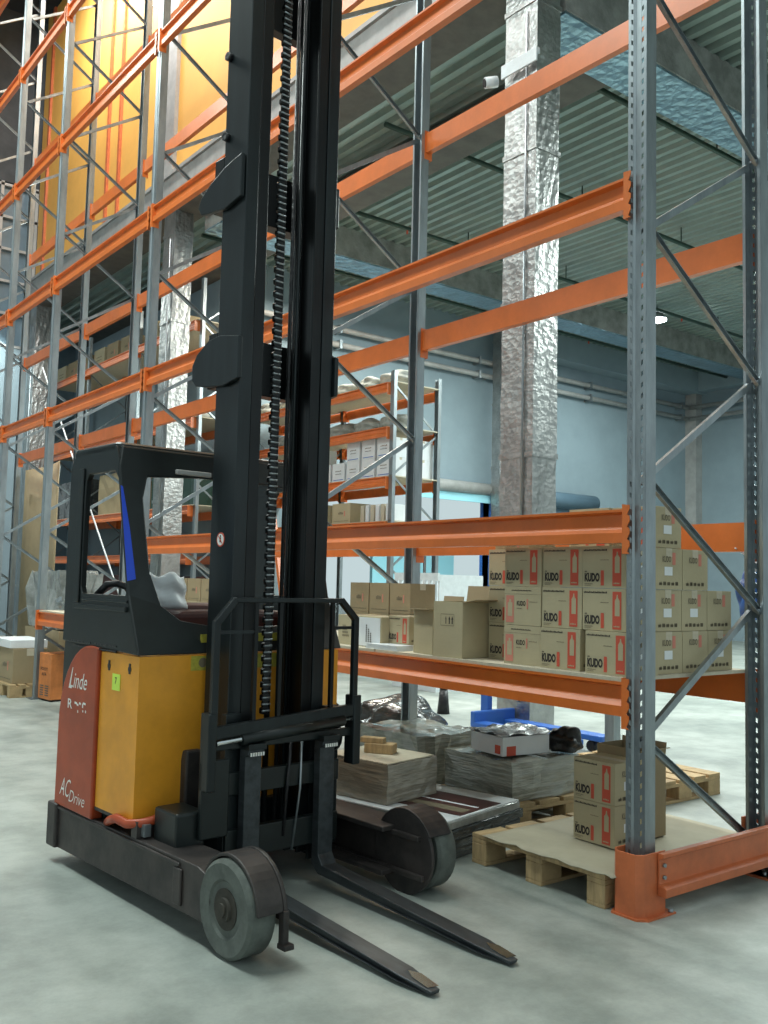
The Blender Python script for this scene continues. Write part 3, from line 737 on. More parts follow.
pallet(-.25, 8.25, .5, .7, 'small wooden pallet on the floor at the left edge')
carton('P', -.2, 8.93, .146, 'tan carton with dark marks on the pallet at the left edge', sc=(2.3,1.85,2.0))
t = thing('flat_box', 'white flat box lying on the tan carton at the left edge', 'box', (-.22, 8.42, .538)); MB().box(0,.42,0,.72,0,.09,'cardwhite').build('box_body', t, bevel=.004)
wrapped('carton_block', .32, .9, 8.4, 9.7, 0, .72, 'card2', 'large brown carton block under the film-wrapped sacks at the left edge', 'boxes', .012)
wrapped('wrapped_goods', .35, .88, 8.45, 9.7, .735, 1.42, 'film', 'clear film-wrapped sacks piled on the brown cartons at the left edge', 'wrapped goods', .05)
m = MB(); n = 10
pr = [(1.12+.10*math.sin(i/n*2.8), 11.1+.17*i) for i in range(n+1)]
t = thing('cardboard_sheet', 'tall curled cardboard sheet standing behind the wrapped sacks at the left edge', 'cardboard', (0,0,0))
m.prism([(a,b) for a,b in pr]+[(a+.012,b+.004) for a,b in pr[::-1]], 'z', .01, 3.05, 'card2', smooth=True); m.build('sheet', t)
# ladder
t = thing('ladder', 'grey aluminium ladder leaning between the left racks', 'ladder', (1.5, 13.35, 0))
m = MB().bar((0,0,0),(.25,.0,3.2),.05,.025,'galv').build('stile', t); MB().bar((.0,-.42,0),(.25,-.36,3.2),.05,.025,'galv').build('stile', t)
for k in range(11):
    z = .25+k*.27; x = z/3.2*.25; MB().cyl((x,0,z),(x,-.42+z*.018,z),.014,8,'galv').build('rung', t)
for k, (ya, xa, yb, xb) in enumerate(((8.2,1.4,13.0,1.4),)):
    tag(MB().cyl((xa,ya,0.02),(xb,yb,4.8),.012,8,'sheetwhite').build('pole'), ['thin white pole leaning across the back of the left bays','second thin white pole leaning behind the left bays'][k], 'pole')

# ------------------------------------------------------------------ second rack behind the columns (far left) and the store rack by the doorway
def simple_frame(x, y, depth, H, label):
    t = thing('upright_frame', label, 'rack frame', (x,y,0))
    for q, fl_ in ((0,False),(depth,True)):
        MB().prism([(.06,.04),(.06,.045),(0,.045),(0,-.045),(.06,-.045),(.06,-.04),(.005,-.04),(.005,.04)] if not fl_ else [(-.06,.04),(-.06,.045),(0,.045),(0,-.045),(-.06,-.045),(-.06,-.04),(-.005,-.04),(-.005,.04)], 'z', 0, H, 'galv').build('post', t, loc=(q,0,0))
    z = .2; k = 0
    while z+.7 < H:
        a, b = ((.03,depth-.03) if k % 2 == 0 else (depth-.03,.03)); MB().bar((a,0,z),(b,0,z+.7),.03,.02,'galv').build('brace', t); z += .7; k += 1
    return t
def simple_beam(x, ya, yb, z, back, label, name='load_beam'):
    t = thing(name, label, 'shelf beam', (x, ya if not back else yb, z), PI if back else 0)
    MB().prism([(a, b-BH) for a, b in prof_beam], 'y', .047, yb-ya-.047, 'orange').build('beam_profile', t)
    for a in (.0432, yb-ya-.0452): MB().box(-.055,.09,a,a+.002,-.19,-.001,'orange').build('end_connector', t)
    return t
RY = [12.0, 14.7, 17.4, 20.1]
for i, y in enumerate(RY): simple_frame(3.75, y, .95, 6.6, 'grey upright frame of the rear rack beyond the columns, %s from the right' % ['first','second','third','fourth'][i])
for l, z in enumerate((1.79, 2.62, 4.15, 5.85)):
    for b in range(3):
        simple_beam(3.7, RY[b], RY[b+1], z, False, 'orange front beam of the rear rack beyond the columns, %s level, %s bay' % (['lowest','second','third','top'][l], ['right','middle','left'][b]))
        simple_beam(4.65, RY[b], RY[b+1], z, True, 'orange rear beam of the rear rack beyond the columns, %s level, %s bay' % (['lowest','second','third','top'][l], ['right','middle','left'][b]))
for l, z in enumerate((2.62, 4.15, 5.85)):
    deck(3.7, 4.68, 12.0, 20, z+.001, 'pale shelf boards of the rear rack, %s' % ['second level','third level','top level'][l])
mw_ = carton_mesh('P', .6, .55, .42, 'card2'); mw2 = carton_mesh('W', .6, .55, .42, 'card')
names = ['first','second','third','fourth','fifth','sixth','seventh','eighth']
for k in range(8): carton('P', 3.85, 19.75-k*.75-(.15 if k > 2 else 0)-(.47 if k > 5 else 0), 5.869, 'large carton on the top shelf of the rear rack, %s from the left' % names[k], 'cartons on the rear rack', mesh=mw_ if k % 3 else mw2)
for k in range(5): blob('sack', (4.15, 13.0+k*1.15+(.3 if k > 3 else 0), 4.31), (.26,.30,.17), 'bag', 'pale sack on the third shelf of the rear rack, %s from the right' % names[k], 'sack', 20+k, .12)
for k in range(4):
    wrapped('covered_goods', 3.9, 4.5, (12.1,13.4,14.9,17.6)[k], (13.2,14.4,17.1,19.7)[k], 0, 1.4, ['brownred','wrap_dark','brownred','wrap_dark'][k], '%s covered load on the floor under the rear rack, %s from the right' % (['dark red','black','dark red','black'][k], names[k]), 'covered load', .02)
for k in range(3):
    wrapped('covered_goods', 3.9, 4.5, 12.2+k*2.7, 14.1+k*2.7, 2.64, 3.5, ['steel_green','card2','wrap_dark'][k], '%s load on the second shelf of the rear rack' % ['dark green','brown','black'][k], 'load', .02)
# orange frame and pole structure beyond the cab opening
t = thing('orange_frame', 'orange steel A-frame standing behind the foil column beyond the cab', 'steel frame', (4.0, 9.9, 0))
MB().bar((0,0,0),(0,0,2.6),.09,.07,'orange').build('leg', t); MB().bar((0,-.75,0),(0,-.05,2.55),.07,.06,'orange').build('leg', t); MB().bar((0,.75,0),(0,.05,2.55),.07,.06,'orange').build('leg', t); MB().bar((0,-.6,.6),(0,.6,.6),.07,.06,'orange').build('crossbar', t)

SX, SD = 5.2, .95; SY = [8.43, 11.0, 13.2]
for i, y in enumerate(SY): simple_frame(SX, y, SD, 4.6, 'grey upright frame of the store rack by the bright doorway, %s from the right' % names[i])
SL = [2.30, 2.98, 3.74, 4.42]
for l, z in enumerate(SL):
    for b in range(2):
        nm = '%s level, %s bay' % (['lowest','second','third','top'][l], ['near','far'][b])
        simple_beam(SX-.01, SY[b], SY[b+1], z, False, 'orange front beam of the store rack by the doorway, ' + nm)
        simple_beam(SX+SD+.01, SY[b], SY[b+1], z, True, 'orange rear beam of the store rack by the doorway, ' + nm)
    deck(SX+.0, SX+SD-.0, SY[0]-.04, 13.2, z+.001, 'pale shelf boards of the store rack by the doorway, %s level' % ['lowest','second','third','top'][l])
mws = carton_mesh('W', .34, .4, .30, 'cardwhite'); mbk = carton_mesh('P', .5, .45, .32, 'card')
for k in range(8):
    carton('W', SX+.04, 8.83+k*.40+(.28 if k > 5 else 0), 2.999, 'white carton on the second shelf of the store rack, %s from the right, lower row' % names[k], 'white cartons in the store rack', mesh=mws)
    if k in (0,1,2,5): carton('W', SX+.04, 8.83+k*.40+(.28 if k > 5 else 0), 3.301, 'white carton on the second shelf of the store rack, %s from the right, upper row' % names[k], 'white cartons in the store rack', mesh=mws)
carton('W', SX+.5, 8.84, 2.999, 'white carton at the end of the store rack shelf, lower rear', 'white cartons in the store rack', mesh=mws)
carton('W', SX+.5, 8.84, 3.301, 'white carton at the end of the store rack shelf, upper rear', 'white cartons in the store rack', mesh=mws)
for k in range(6):
    tag(MB().box(0,.35,0,.085,0,.26,'cardwhite' if k % 2 == 0 else 'chip').build('binder_box', loc=(SX+.05,8.5+k*.13,2.318)), 'pale slim box on the lowest shelf of the store rack, %s from the right' % names[k], 'box', 'slim boxes in the store rack')
carton('P', SX+.04, 10.0, 2.318, 'tan carton left of the slim boxes on the store rack', mesh=mbk)
carton('P', SX+.04, 10.7, 2.318, 'second tan carton along the lowest shelf of the store rack', mesh=mbk)
for k in range(5): blob('sack', (SX+.45, 8.85+k*.70+(.5 if k > 2 else 0), 3.87), (.27,.28,.16), 'bag', 'pale rolled sack on the third shelf of the store rack, %s from the right' % names[k], 'sack', 40+k, .15)
for k in range(6): blob('sack', (SX+.45, 8.83+k*.66+(.5 if k > 2 else 0), 4.55), (.30,.27,.16), 'bag', 'grey sack on the very top of the store rack, %s from the right' % names[k], 'sack', 60+k, .15)
# things by the doorway
t = thing('slatted_crate', 'white plastic slatted crate standing beyond the shelf near the doorway', 'crate', (2.2, 3.75, 0))
t.location = (3.6, 6.35, .0)
m = MB().box(0,.9,0,.03,.0,.12,'sheetwhite').box(0,.9,0,.03,1.42,1.52,'sheetwhite')
for k in range(9): m.box(k*.1,k*.1+.05,0,.03,.12,1.42,'sheetwhite')
m.build('slatted_side', t)
t.location = (4.5, 7.4, 0); t.rotation_euler = (0,0,-PI/2)
MB().box(0,.03,.03,.8,0,1.5,'sheetwhite').build('crate_wall', t)
MB().box(.87,.9,.03,.8,0,1.5,'sheetwhite').build('crate_wall', t)
t = thing('coat_stand', 'thin black stand with a crossbar before the doorway', 'stand', (8.6,11.6,0)); MB().cyl((0,0,0),(0,0,1.95),.03,8,'black').build('pole', t); MB().bar((-.25,.3,1.95),(.25,-.3,1.95),.03,.03,'black',up=(0,0,1)).build('crossbar', t); MB().cyl((0,0,0),(0,0,.03),.25,16,'black').build('base', t)
tag(MB().box(9.5,12,14.5,14.6,0,2.4,'cyan').build('outdoor_panel'), 'pale cyan panel wall seen through the bright doorway', 'panel')
t = thing('blue_bag', 'bright blue and white sack hanging behind the cartons at the rack end', 'bag', (0,0,0))
o = blob('bag_body', (1.15,.12,1.36), (.09,.10,.13), 'bluepaint', None, None, 77, .15, False); o.parent = t
MB().cyl((1.15,.12,1.47),(1.15,.12,1.54),.03,8,'sheetwhite').build('bag_neck', t)
MB().bar((1.15,.12,1.53),(D-.01,.12,1.60),.006,.006,'sheetwhite').build('cord', t)

# ------------------------------------------------------------------ reach truck (x to its left-right, y backwards from the load wheel axle)
TR = thing('reach_truck', 'dark grey and amber reach truck with a tall black mast, parked in the aisle', 'forklift', (-1.10,.58,0), math.radians(4))
def arc(cx, cy, r, a0, a1, n=8): return [(cx+r*math.cos(math.radians(a0+(a1-a0)*i/n)), cy+r*math.sin(math.radians(a0+(a1-a0)*i/n))) for i in range(n+1)]
# support arms
m = MB().prism([(.10,.09),(1.54,.07),(1.54,.27),(.20,.285),(.10,.26)], 'x', -.62, -.44, 'chassis')
m.box(-.632,-.62,.30,.36,.11,.25,'chassis').box(-.63,-.62,.32,1.5,.255,.27,'chassis')
m.build('support_arm', TR, bevel=.006)
m = MB().prism([(.14,.09),(1.54,.07),(1.54,.27),(.22,.285),(.14,.26)], 'x', .43, .53, 'chassis').box(.33,.43,.20,1.54,.262,.285,'chassis').box(.33,.43,.20,1.54,.07,.095,'chassis')
m.build('support_arm', TR, bevel=.005)
MB().box(-.64,.55,1.48,1.58,.07,.28,'chassis').box(-.44,.5,1.0,1.5,.10,.30,'chassis').build('rear_crossbeam', TR, bevel=.01)
# load wheels
def wheel(u0, u1, w, z, r, parent=TR):
    m = MB(); n = 40
    prof = [(u0+.012, r*.18),(u0+.012,r*.55),(u0+.004,r*.60),(u0,r*.92),(u0+.012,r),(u1-.012,r),(u1,r*.92),(u1-.004,r*.6),(u1-.012,r*.55),(u1-.012,r*.18)]
    k0 = len(m.v); mi = m._mi('rubber'); mh = m._mi('hub')
    for (u, q) in prof:
        for i in range(n): a = 2*PI*i/n; m.v.append((u, w+q*math.cos(a), z+q*math.sin(a)))
    for s in range(len(prof)-1):
        for i in range(n):
            j = (i+1) % n; m.f.append([s*n+i, s*n+j, (s+1)*n+j, (s+1)*n+i]); m.m.append(mi if 2 <= s <= 6 else mi); m.sm.append(s in (4,))
    o = m.build('load_wheel', parent)
    MB().cyl((u0-.004,w,z),(u1+.004,w,z),r*.24,24,'hub').cyl((u0-.012,w,z),(u0,w,z),r*.14,20,'hub').cyl((u0+.008,w,z),(u0+.013,w,z),r*.42,24,'hub').build('wheel_hub', o)
    return o
wheel(-.625, -.505, 0, .178, .176)
wheel(.46, .575, .14, .178, .176)
# fenders
fo = arc(0,.178,.197,5,150,16); fi = arc(0,.178,.183,150,5,16)
m = MB().prism([(-a, b) for a, b in fo+fi], 'x', -.605, -.495, 'chassis')
m.prism([(-a, b) for a, b in arc(0,.178,.2,-5,185,16)], 'x', -.495, -.478, 'chassis')
m.box(-.50,-.475,-.205,-.172,.075,.20,'chassis').box(-.505,-.462,-.222,-.172,.065,.085,'chassis')
m.box(-.60,-.48,.15,.26,.09,.27,'chassis')
m.build('wheel_fender', TR, bevel=.004)
fo = arc(0,.178,.193,30,190,16); fi = arc(0,.178,.180,190,30,16)
m = MB().prism([(.14-a, b) for a, b in fo+fi], 'x', .405, .54, 'chassis')
m.prism([(.14-a, b) for a, b in arc(0,.178,.183,0,360,36)[:-1]], 'x', .405, .423, 'chassis')
m.box(.385,.406,.03,.6,.245,.268,'chassis').box(.385,.406,.0,.6,.08,.105,'chassis')
m.build('wheel_fender', TR, bevel=.004)
# body below the cab, battery, red cover
MB().box(-.57,.48,1.10,1.50,.27,1.03,'truck_dark').box(-.40,.40,.85,1.12,.07,.30,'truck_dark').build('chassis_body', TR, bevel=.01)
m = MB().box(-.612,.49,.745,1.115,.33,1.035,'yellow')
m.box(-.614,-.612,.745,1.115,.32,.335,'chassis')
m.build('battery_case', TR, bevel=.012)
m = MB()
for w in (.83,1.03): m.box(-.6145,-.611,w-.008,w+.008,.955,1.0,'black').cyl((-.6148,w,.975),(-.611,w,.975),.014,12,'black')
m.build('lifting_slot', TR)
m = MB().box(-.615,-.6125,.915,.99,.872,.945,'label_green'); P = lambda a, b: (-.6155, .972-a, .885+b)
put_text(m, '7', lambda a, b: (-.6158, .962-a, .90+b), .018, .03, 'ink', .02)
m.build('paper_sticker', TR)
MB().box(-.36,-.24,.7425,.745,.965,1.03,'label_yellow').cyl((-.30,.7418,1.0),(-.30,.743,1.0),.022,16,'inksoft').build('yellow_label', TR)
MB().box(-.10,.30,.7425,.745,.965,1.03,'label_yellow').build('yellow_label', TR)
rp = [(1.118,.275),(1.525,.275),(1.522,.66)] + [(1.20+.322*math.cos(a), .66+.395*math.sin(a)) for a in [i*PI/2/9 for i in range(1,10)]] + [(1.118,1.05)]
m = MB().prism(rp, 'x', -.63, -.57, 'red')
o = m.build('red_side_cover', TR, bevel=.008)
m = MB()
TX = lambda w0, z0: (lambda a, b: (-.6312, w0-a, z0+b))
put_text(m, 'Linde', TX(1.405,.845), .185, .075, 'white', .0, .25)
put_text(m, 'Linde'[:1], TX(1.415,.84), .035, .10, 'white', .0, .35)
put_text(m, 'R', TX(1.415,.745), .05, .045, 'white', .01)
for (a, b, w, h) in ((.075,.028,.028,.010),(.10,.022,.02,.009),(.125,.03,.02,.010),(.16,.018,.012,.02),(.168,.034,.03,.010),(.165,-.002,.01,.01),(.195,-.002,.01,.012),(.11,-.01,.01,.012)):
    m.add([TX(1.415,.745)(a,b),TX(1.415,.745)(a+w,b-.002),TX(1.415,.745)(a+w,b+h-.002),TX(1.415,.745)(a,b+h)], [(0,1,2,3)], 'white')
put_text(m, 'AC', TX(1.462,.33), .10, .085, 'white', -.005, .3); put_text(m, 'Drive', TX(1.355,.315), .165, .055, 'white', -.008, .3)
m.build('lettering', o)

# cab: front edge leans forward towards its foot
def wf_(z): return 1.03-(1.99-z)*.243 if z > 1.29 else .86-(1.29-z)*.46
ZT = 1.985
# left side wall with window
def frame_poly(outer, inner): return outer, inner
def holed(mb, outer, inner, fn, th, m_):
    """ring between two loops with equal point counts; fn(a,b,off)->xyz"""
    n = len(outer); k = len(mb.v); mi = mb._mi(m_)
    for off in (0, th):
        for lp in (outer, inner):
            for a, b in lp: mb.v.append(tuple(fn(a, b, off)))
    for i in range(n):
        j = (i+1) % n
        for q in ([i,j,n+j,n+i], [2*n+i,2*n+j,3*n+j,3*n+i], [i,j,2*n+j,2*n+i], [n+i,n+j,3*n+j,3*n+i]):
            mb.f.append([k+a for a in q]); mb.m.append(mi); mb.sm.append(False)
outer = [(wf_(1.04),1.04),(wf_(1.29),1.29),(wf_(1.60),1.60),(wf_(1.93),1.93),(wf_(ZT)+.02,ZT),(1.25,ZT),(1.47,ZT),(1.52,ZT-.05),(1.535,1.9),(1.54,1.6),(1.54,1.25),(1.54,1.06)]
inner = [(wf_(1.30)+.03,1.295),(wf_(1.33)+.012,1.32),(wf_(1.60)+.010,1.60),(wf_(1.82)+.012,1.82),(wf_(1.86)+.05,1.868),(1.20,1.868),(1.325,1.868),(1.35,1.84),(1.355,1.8),(1.36,1.6),(1.36,1.33),(1.34,1.295)]
m = MB(); holed(m, outer, inner, lambda a, b, o: (-.62+o*.6, a, b), .05, 'truck_dark')
m.build('cab_side_frame', TR, bevel=.006)
m = MB().box(-.635,-.57,.86,1.40,1.222,1.245,'truck_dark').box(-.628,-.62,.86,1.33,1.262,1.275,'mast').box(-.63,-.62,1.365,1.42,1.25,1.90,'truck_dark')
m.build('window_sill', TR, bevel=.008)
m = MB()
for k in range(2):
    for j in range(2): m.box(-.6235,-.618,.95+.27*j,1.18+.27*j,1.062-.022*k,1.070-.022*k,'black')
m.build('louvre', TR)
# dark lower rear corner behind the red cover
MB().prism([(1.10,1.0),(1.54,1.0),(1.54,1.12),(1.10,1.12)], 'x', -.61, .5, 'truck_dark').prism([(1.505,.5),(1.55,.5),(1.55,1.10),(1.505,1.10)],'x',-.6,.55,'truck_dark').box(-.61,-.585,1.10,1.545,.45,1.02,'truck_dark').build('rear_panel', TR, bevel=.01)
m = MB(); holed(m, outer, inner, lambda a, b, o: (.46+o, a, b), .05, 'truck_dark'); m.build('cab_side_frame', TR, bevel=.006)
# front frame with opening, follows the leaning front edge
fo_ = [(-.62,1.04),(-.62,1.30),(-.62,1.6),(-.62,1.9),(-.60,ZT),(-.2,ZT),(.3,ZT),(.49,ZT),(.51,1.9),(.51,1.6),(.51,1.3),(.51,1.04),(.2,1.04),(-.3,1.04)]
fi_ = [(-.38,1.185),(-.465,1.25),(-.505,1.40),(-.51,1.74),(-.48,1.845),(-.2,1.865),(.25,1.865),(.38,1.845),(.41,1.74),(.38,1.5),(.30,1.26),(.22,1.16),(.1,1.155),(-.2,1.155)]
m = MB(); holed(m, fo_, fi_, lambda a, b, o: (a, wf_(b)-.002+o*.35, b), .07, 'truck_dark')
m.build('cab_front_frame', TR, bevel=.008)
# roof with rounded rim
m = MB()
ro = [(-.60,1.035),(.49,1.035)] + [(.505,1.06),(.505,1.50),(.47,1.54),(-.58,1.54),(-.62,1.50),(-.62,1.06)]
m.prism(ro, 'z', 1.945, 2.005, 'truck_dark')
m.build('roof', TR, bevel=.022, seg=3)
MB().box(-.34,-.15,.975,.995,1.872,1.895,'trim').build('light_bar', TR, bevel=.004)
m = MB().prism([(-.622,1.795),(-.612,1.79),(-.592,1.6),(-.58,1.37),(-.622,1.36)], 'y', 0, .0015, 'blue', shear=lambda v: Vector((v.x, wf_(v.z)-.005+v.y, v.z)))
m.build('blue_tape', TR)
# seat, controls
m = MB().box(-.32,.28,1.24,1.42,1.02,1.20,'seat'); m.build('seat_cushion', TR, bevel=.04, seg=4)
MB().prism([(1.36,1.06),(1.48,1.06),(1.50,1.23),(1.44,1.255),(1.38,1.23)], 'x', -.12, .32, 'seat').build('seat_back', TR, bevel=.03, seg=4)
MB().box(-.30,.34,.98,1.22,1.05,1.222,'seat').build('armrest_console', TR, bevel=.03, seg=3)
MB().box(-.30,.28,.765,.772,1.085,1.125,'label_yellow').build('yellow_plate', TR)
m = MB().tube([(-.44+.07*math.cos(a), .98+.03*math.sin(a)*.5, 1.14+.07*math.sin(a)) for a in [i*2*PI/16 for i in range(17)]], .012, 8, 'black').cyl((-.44,.98,1.14),(-.40,1.10,1.02),.014,8,'black')
m.build('steering_wheel', TR)
MB().tube([(-.38,1.0,1.04),(-.40,.96,1.10),(-.36,.95,1.15)],.012,8,'mast').cyl((-.30,1.0,1.04),(-.30,.98,1.12),.012,8,'black').cyl((-.30,.98,1.12),(-.30,.975,1.15),.022,10,'black').build('control_lever', TR)
MB().tube([(-.54,1.36,1.28),(-.5,1.33,1.34),(-.46,1.30,1.345),(-.42,1.28,1.33),(-.40,1.26,1.29)],.018,8,'black').build('grab_handle', TR)
# white sheet in the cab (top-level: it only rests there)
m = MB(); nx = ny = 10
for i in range(nx+1):
    for j in range(ny+1):
        u = -.345+.215*i/nx - .03*(j/ny)*(1-i/nx); z = 1.225+.17*j/ny + .015*math.sin(i*1.2)*(j/ny); w = 1.19+.02*math.sin(i*.7)+.012*math.sin(j*1.1+i*.4)+.03*j/ny
        m.v.append((u, w, z))
mi = m._mi('sheetwhite')
for i in range(nx):
    for j in range(ny): k = i*(ny+1)+j; m.f.append([k,k+ny+1,k+ny+2,k+1]); m.m.append(mi); m.sm.append(True)
o = m.build('plastic_sheet', None, loc=(-1.10,.58,0), rz=math.radians(4)); s = o.modifiers.new('t','SOLIDIFY'); s.thickness = .003
tag(o, 'crumpled white plastic sheet inside the truck cab opening', 'sheet')

# mast
UM = -.04; ZM = 5.2
def rail(s):
    """channel opened towards the mast centre; s=-1 left, +1 right"""
    ro_, ri_ = UM+s*.262, UM+s*.137
    def ch(uo, ui, w0, w1, t, z0, z1, m_, name):
        pts = [(uo,w0),(ui,w0),(ui,w0+t),(uo-s*t,w0+t),(uo-s*t,w1-t),(ui,w1-t),(ui,w1),(uo,w1)]
        return MB().prism(pts, 'z', z0, z1, m_).build(name, TR, bevel=.003)
    ch(ro_, ro_-s*.066, .520, .715, .016, .10, ZM, 'mast', 'outer_mast_rail')
    ch(ro_-s*.069, ri_, .524, .69, .016, .14, ZM+.05, 'mast_black', 'inner_mast_rail')
rail(-1); rail(1)
MB().cyl((UM+.0,.60,.25),(UM+.0,.60,4.6),.014,16,'mast_black').cyl((UM+.0,.60,4.6),(UM+.0,.60,5.1),.010,16,'chrome').build('lift_cylinder', TR)
MB().cyl((UM+.115,.62,.25),(UM+.115,.62,5.1),.010,10,'mast').cyl((UM+.09,.64,.25),(UM+.09,.64,5.1),.010,10,'black').build('hydraulic_hose', TR)
# leaf chain
m = MB(); z = .78; k = 0
while z < 5.15:
    u = UM-.052
    w2 = .021 if k % 2 == 0 else .015
    m.prism([(u-w2, z+.003),(u-w2, z+.023),(u-w2+.006,z+.0285),(u+w2-.006,z+.0285),(u+w2, z+.023),(u+w2, z+.003),(u+w2-.006,z-.002),(u-w2+.006,z-.002)], 'y', .534+.004*(k % 2), .556-.004*(k % 2), 'mast_black')
    m.cyl((u-.022,.534,z+.013),(u+.022,.534,z+.013),.0045,8,'galv')
    z += .029; k += 1
m.build('lift_chain', TR)
# cross members wrapping around the back of the mast
def brace(poly, zlo, zhi, name='mast_crosshead'):
    t = MB()
    for s in (-1, 1):
        a = UM+s*.264; t.prism(poly, 'x', a, a+s*.022, 'mast')
    t.box(UM-.26, UM+.26, .72, .80, zlo, zhi, 'mast_black')
    t.build(name, TR, bevel=.004)
brace([(.53,3.11),(.53,3.31),(.67,3.285),(.80,3.24),(.88,3.19),(.90,3.15),(.87,3.11),(.80,3.10),(.66,3.085)], 3.10, 3.36)
brace([(.50,2.27),(.50,2.46),(.66,2.49),(.76,2.48),(.86,2.43),(.90,2.38),(.895,2.31),(.86,2.28),(.78,2.265),(.62,2.25)], 2.26, 2.52)
MB().box(UM-.2,UM+.2,.70,.76,4.08,4.7,'mast_black').build('mast_crosshead', TR, bevel=.004)
for z in (3.83, 3.44): MB().cyl((UM-.262,.69,z),(UM-.285,.69,z),.02,10,'black').build('bolt', TR)
# reach carriage / mast foot
m = MB().prism([(.70,.20),(.95,.20),(.95,.36),(.80,.44),(.74,.62),(.70,.62)], 'x', -.39, -.31, 'chassis').prism([(.70,.20),(.95,.20),(.95,.36),(.80,.44),(.74,.62),(.70,.62)], 'x', .25, .40, 'chassis')
m.box(-.36,.28,.70,.76,.12,.36,'truck_dark')
m.build('reach_carriage', TR, bevel=.01)
m = MB().box(-.56,-.42,.47,.66,.265,.415,'truck_dark'); m.build('support_block', TR, bevel=.012)
m = MB().tube([(-.60,1.0,.285),(-.628,.92,.315),(-.64,.84,.34),(-.63,.76,.33),(-.60,.70,.34),(-.55,.68,.35),(-.50,.70,.36)],.020,8,'red').box(-.62,-.54,.69,.74,.28,.35,'chassis').box(-.60,-.57,.66,.70,.29,.34,'galv').build('battery_latch', TR)
# fork carriage
cl, cr = -.34, .29
m = MB()
m.box(-.335,-.255,.475,.515,.20,.80,'mast').box(.205,.285,.475,.515,.17,.80,'mast')
m.box(-.33,.28,.46,.50,.46,.555,'truck_dark').box(-.33,.28,.46,.50,.19,.315,'truck_dark')
m.build('carriage_plate', TR, bevel=.004)
# backrest side plates and frame
MB().box(-.465,-.425,.40,.47,.50,.82,'mast').box(-.465,-.33,.44,.47,.30,.62,'truck_dark').build('side_shift_plate', TR, bevel=.006)
MB().box(.315,.36,.40,.47,.53,.85,'mast').build('side_shift_plate', TR, bevel=.006)
m = MB().bar((-.46,.42,.735),(.37,.42,.785),.055,.03,'mast',up=(0,1,0)); m.box(-.46,.36,.425,.45,.66,.70,'truck_dark'); m.build('backrest_crossbar', TR, bevel=.006)
MB().cyl((-.42,.415,.695),(.345,.415,.745),.012,12,'chrome').cyl((-.30,.415,.70),(.26,.415,.738),.027,16,'truck_dark').build('side_shift_cylinder', TR)
gt = 1.295
m = MB()
def gb(a, b, w=.03): m.bar((a[0],.42,a[1]),(b[0],.42,b[1]),w,.028,'mast',up=(0,1,0))
gb((-.435,.74),(-.435,1.205)); gb((-.435,1.195),(-.345,gt)); gb((-.352,gt-.004),(.24,gt-.004),.022); gb((.232,gt),(.325,1.205)); gb((.325,1.215),(.325,.77))
m.build('backrest_frame', TR, bevel=.004)
for u in (-.235,-.105,.19): MB().bar((u,.425,.755),(u,.425,gt-.01),.018,.018,'mast_black').build('backrest_bar', TR)
MB().bar((-.43,.425,1.155),(-.24,.425,1.155),.014,.012,'mast').build('backrest_bar', TR)
MB().bar((.19,.425,1.165),(.32,.425,1.165),.014,.012,'mast').build('backrest_bar', TR)
m = MB().cyl((.24,.5,.66),(.27,.5,.66),.075,18,'mast_black').cyl((-.24,.5,.62),(-.21,.5,.62),.07,18,'mast_black'); m.build('chain_roller', TR)
m = MB().tube([(.02,.46,.18),(.05,.45,.45),(.06,.46,.66)],.006,6,'galv').tube([(-.03,.46,.25),(-.02,.45,.5),(.0,.46,.66)],.008,6,'black').tube([(.26,.43,.72),(.22,.42,.78),(.16,.44,.70),(.14,.45,.60)],.011,8,'black')
m.build('hydraulic_hose', TR)
# forks: tapered blade from a vertical shank, tip a little lower than the heel
def fork(u0, u1):
    pts = [(.46,.665),(.46,.10),(.41,.066),(-.55,.014),(-.70,.008),(-.705,.022),(-.55,.040),(.38,.108),(.412,.15),(.415,.625),(.395,.635),(.395,.665)]
    m = MB(); tw = .022
    n = len(pts); k = 0
    vs = []
    for u in (0, 1):
        for a, b in pts:
            ins = tw if a < -.6 else 0
            vs.append(((u0+ins) if u == 0 else (u1-ins), a, b))
    fs = [tuple(range(n)), tuple(range(2*n-1, n-1, -1))] + [(i, (i+1) % n, n+(i+1) % n, n+i) for i in range(n)]
    m.add(vs, fs, 'forksteel')
    o = m.build('fork', TR, bevel=.003)
    c = MB().box(u0-.004, u1+.004, .385, .47, .655, .68, 'mast')
    for i in range(6): c.box(u0+.006+i*.0125, u0+.013+i*.0125, .383, .387, .630, .645, 'white')
    c.build('fork_hook', o)
    # bare worn metal at the tip
    MB().prism([(u0+.026,-.68),(u0+.07,-.69),(u0+.075,-.60),(u0+.05,-.56),(u0+.03,-.60)], 'z', 0, .0012, 'chrome', shear=lambda v: Vector((v.x, v.y, v.z+.0235+(v.y+.70)*.1213*.98+.0005))).build('bare_metal_patch', o)
fork(-.272,-.188); fork(.132,.216)
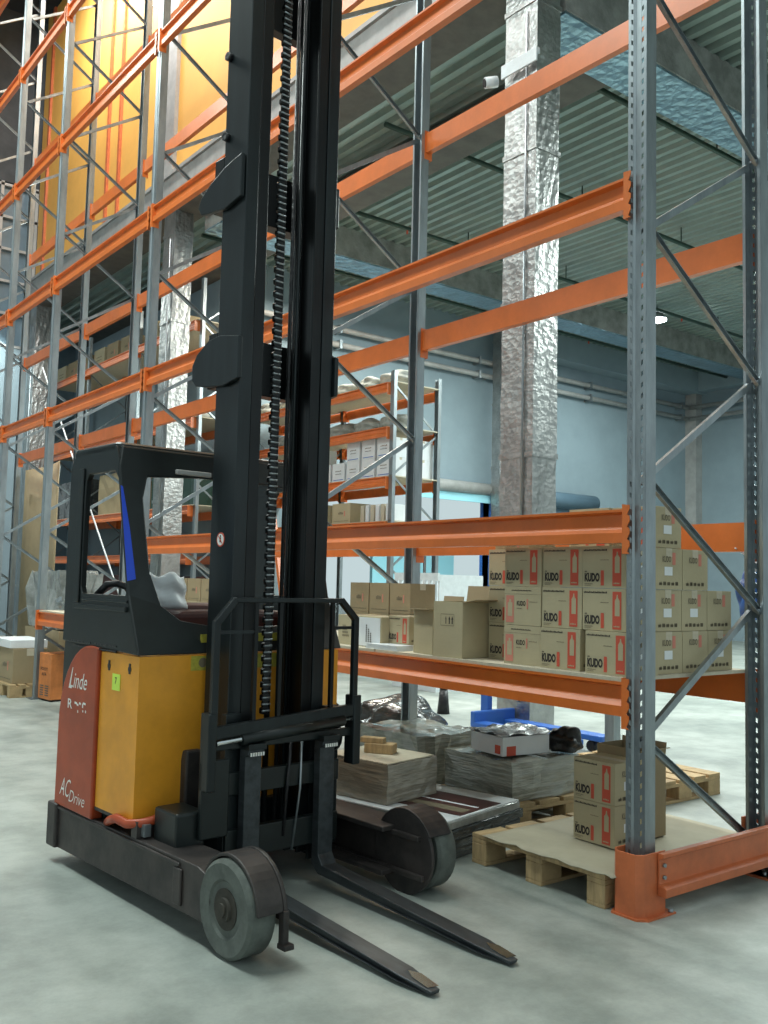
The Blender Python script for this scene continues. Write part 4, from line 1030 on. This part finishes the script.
# prohibition sticker
ST = Matrix.Translation((UM-.2625, .625, 1.555)) @ Matrix.Rotation(-PI/2,4,'Z') @ Matrix.Translation((.334,-.5205,-1.555))
t = MB().cyl((-.334,.5205,1.555),(-.334,.5185,1.555),.032,24,'inkred'); t.cyl((-.334,.5183,1.555),(-.334,.5178,1.555),.026,24,'white')
t.box(-.340,-.328,.5172,.5177,1.543,1.565,'ink').cyl((-.334,.5177,1.571),(-.334,.5172,1.571),.005,10,'ink').bar((-.350,.517,1.572),(-.318,.517,1.538),.005,.0006,'inkred')
t.v = [tuple(ST @ Vector(v)) for v in t.v]
t.build('warning_sticker', TR)

# ------------------------------------------------------------------ light
def area(name, loc, size, power, col=(1,1,1), rot=(0,0,0), sy=None):
    l = bpy.data.lights.new(name, 'AREA'); l.energy = power; l.color = col; l.shape = 'RECTANGLE'; l.size = size; l.size_y = sy or size
    o = bpy.data.objects.new(name, l); C.objects.link(o); o.location = loc; o.rotation_euler = rot; return o
cool = (.88,1,.96)
area('hall_lamps', (-3.4,3.2,9.5), .8, 610, cool, (0,0,0), 5)
area('hall_fill_near', (-2.5,-4.5,9.5), 2.5, 120, cool, (0,0,0), 5)  # weaker fill light added near the camera, stands for no known lamp
area('hall_lamps_far', (-2.5,9,10.0), 1.2, 560, cool, (0,0,0), 8)
area('hall_lamps_wall', (1.7,12.5,13.4), .6, 740, (1,.97,.92), (0,math.radians(-35),0), 7)
area('hall_lamps_wall_near', (1.7,4.5,13.4), .6, 560, (1,.97,.92), (0,math.radians(-35),0), 6)
area('low_hall_lamps', (8.5,7.0,7.0), 1.0, 850, cool, (0,0,0), 8)
area('low_hall_lamps_near', (9.0,1.5,7.0), 2, 850, cool, (0,0,0), 4)
area('low_hall_lamps_back', (14.5,8.5,7.0), 1, 450, cool, (0,0,0), 6)
area('store_lamp', (5.6,10.5,7.0), .6, 300, (1,.94,.80), (0,0,0), 4)
area('store_fill_far', (2.4,16.5,6.9), .6, 260, cool, (0,math.radians(35),0), 5)  # added fill to lift the dark far-left store, no actual lamp
w = bpy.data.worlds.new('daylight'); bpy.context.scene.world = w; w.use_nodes = True
bg = w.node_tree.nodes['Background']; bg.inputs['Color'].default_value = (.80,.97,1,1); bg.inputs['Strength'].default_value = .68

sc = bpy.context.scene
sc.view_settings.view_transform = 'Standard'; sc.view_settings.look = 'None'; sc.view_settings.gamma = 1
sc.view_settings.use_curve_mapping = False; sc.view_settings.exposure = 0
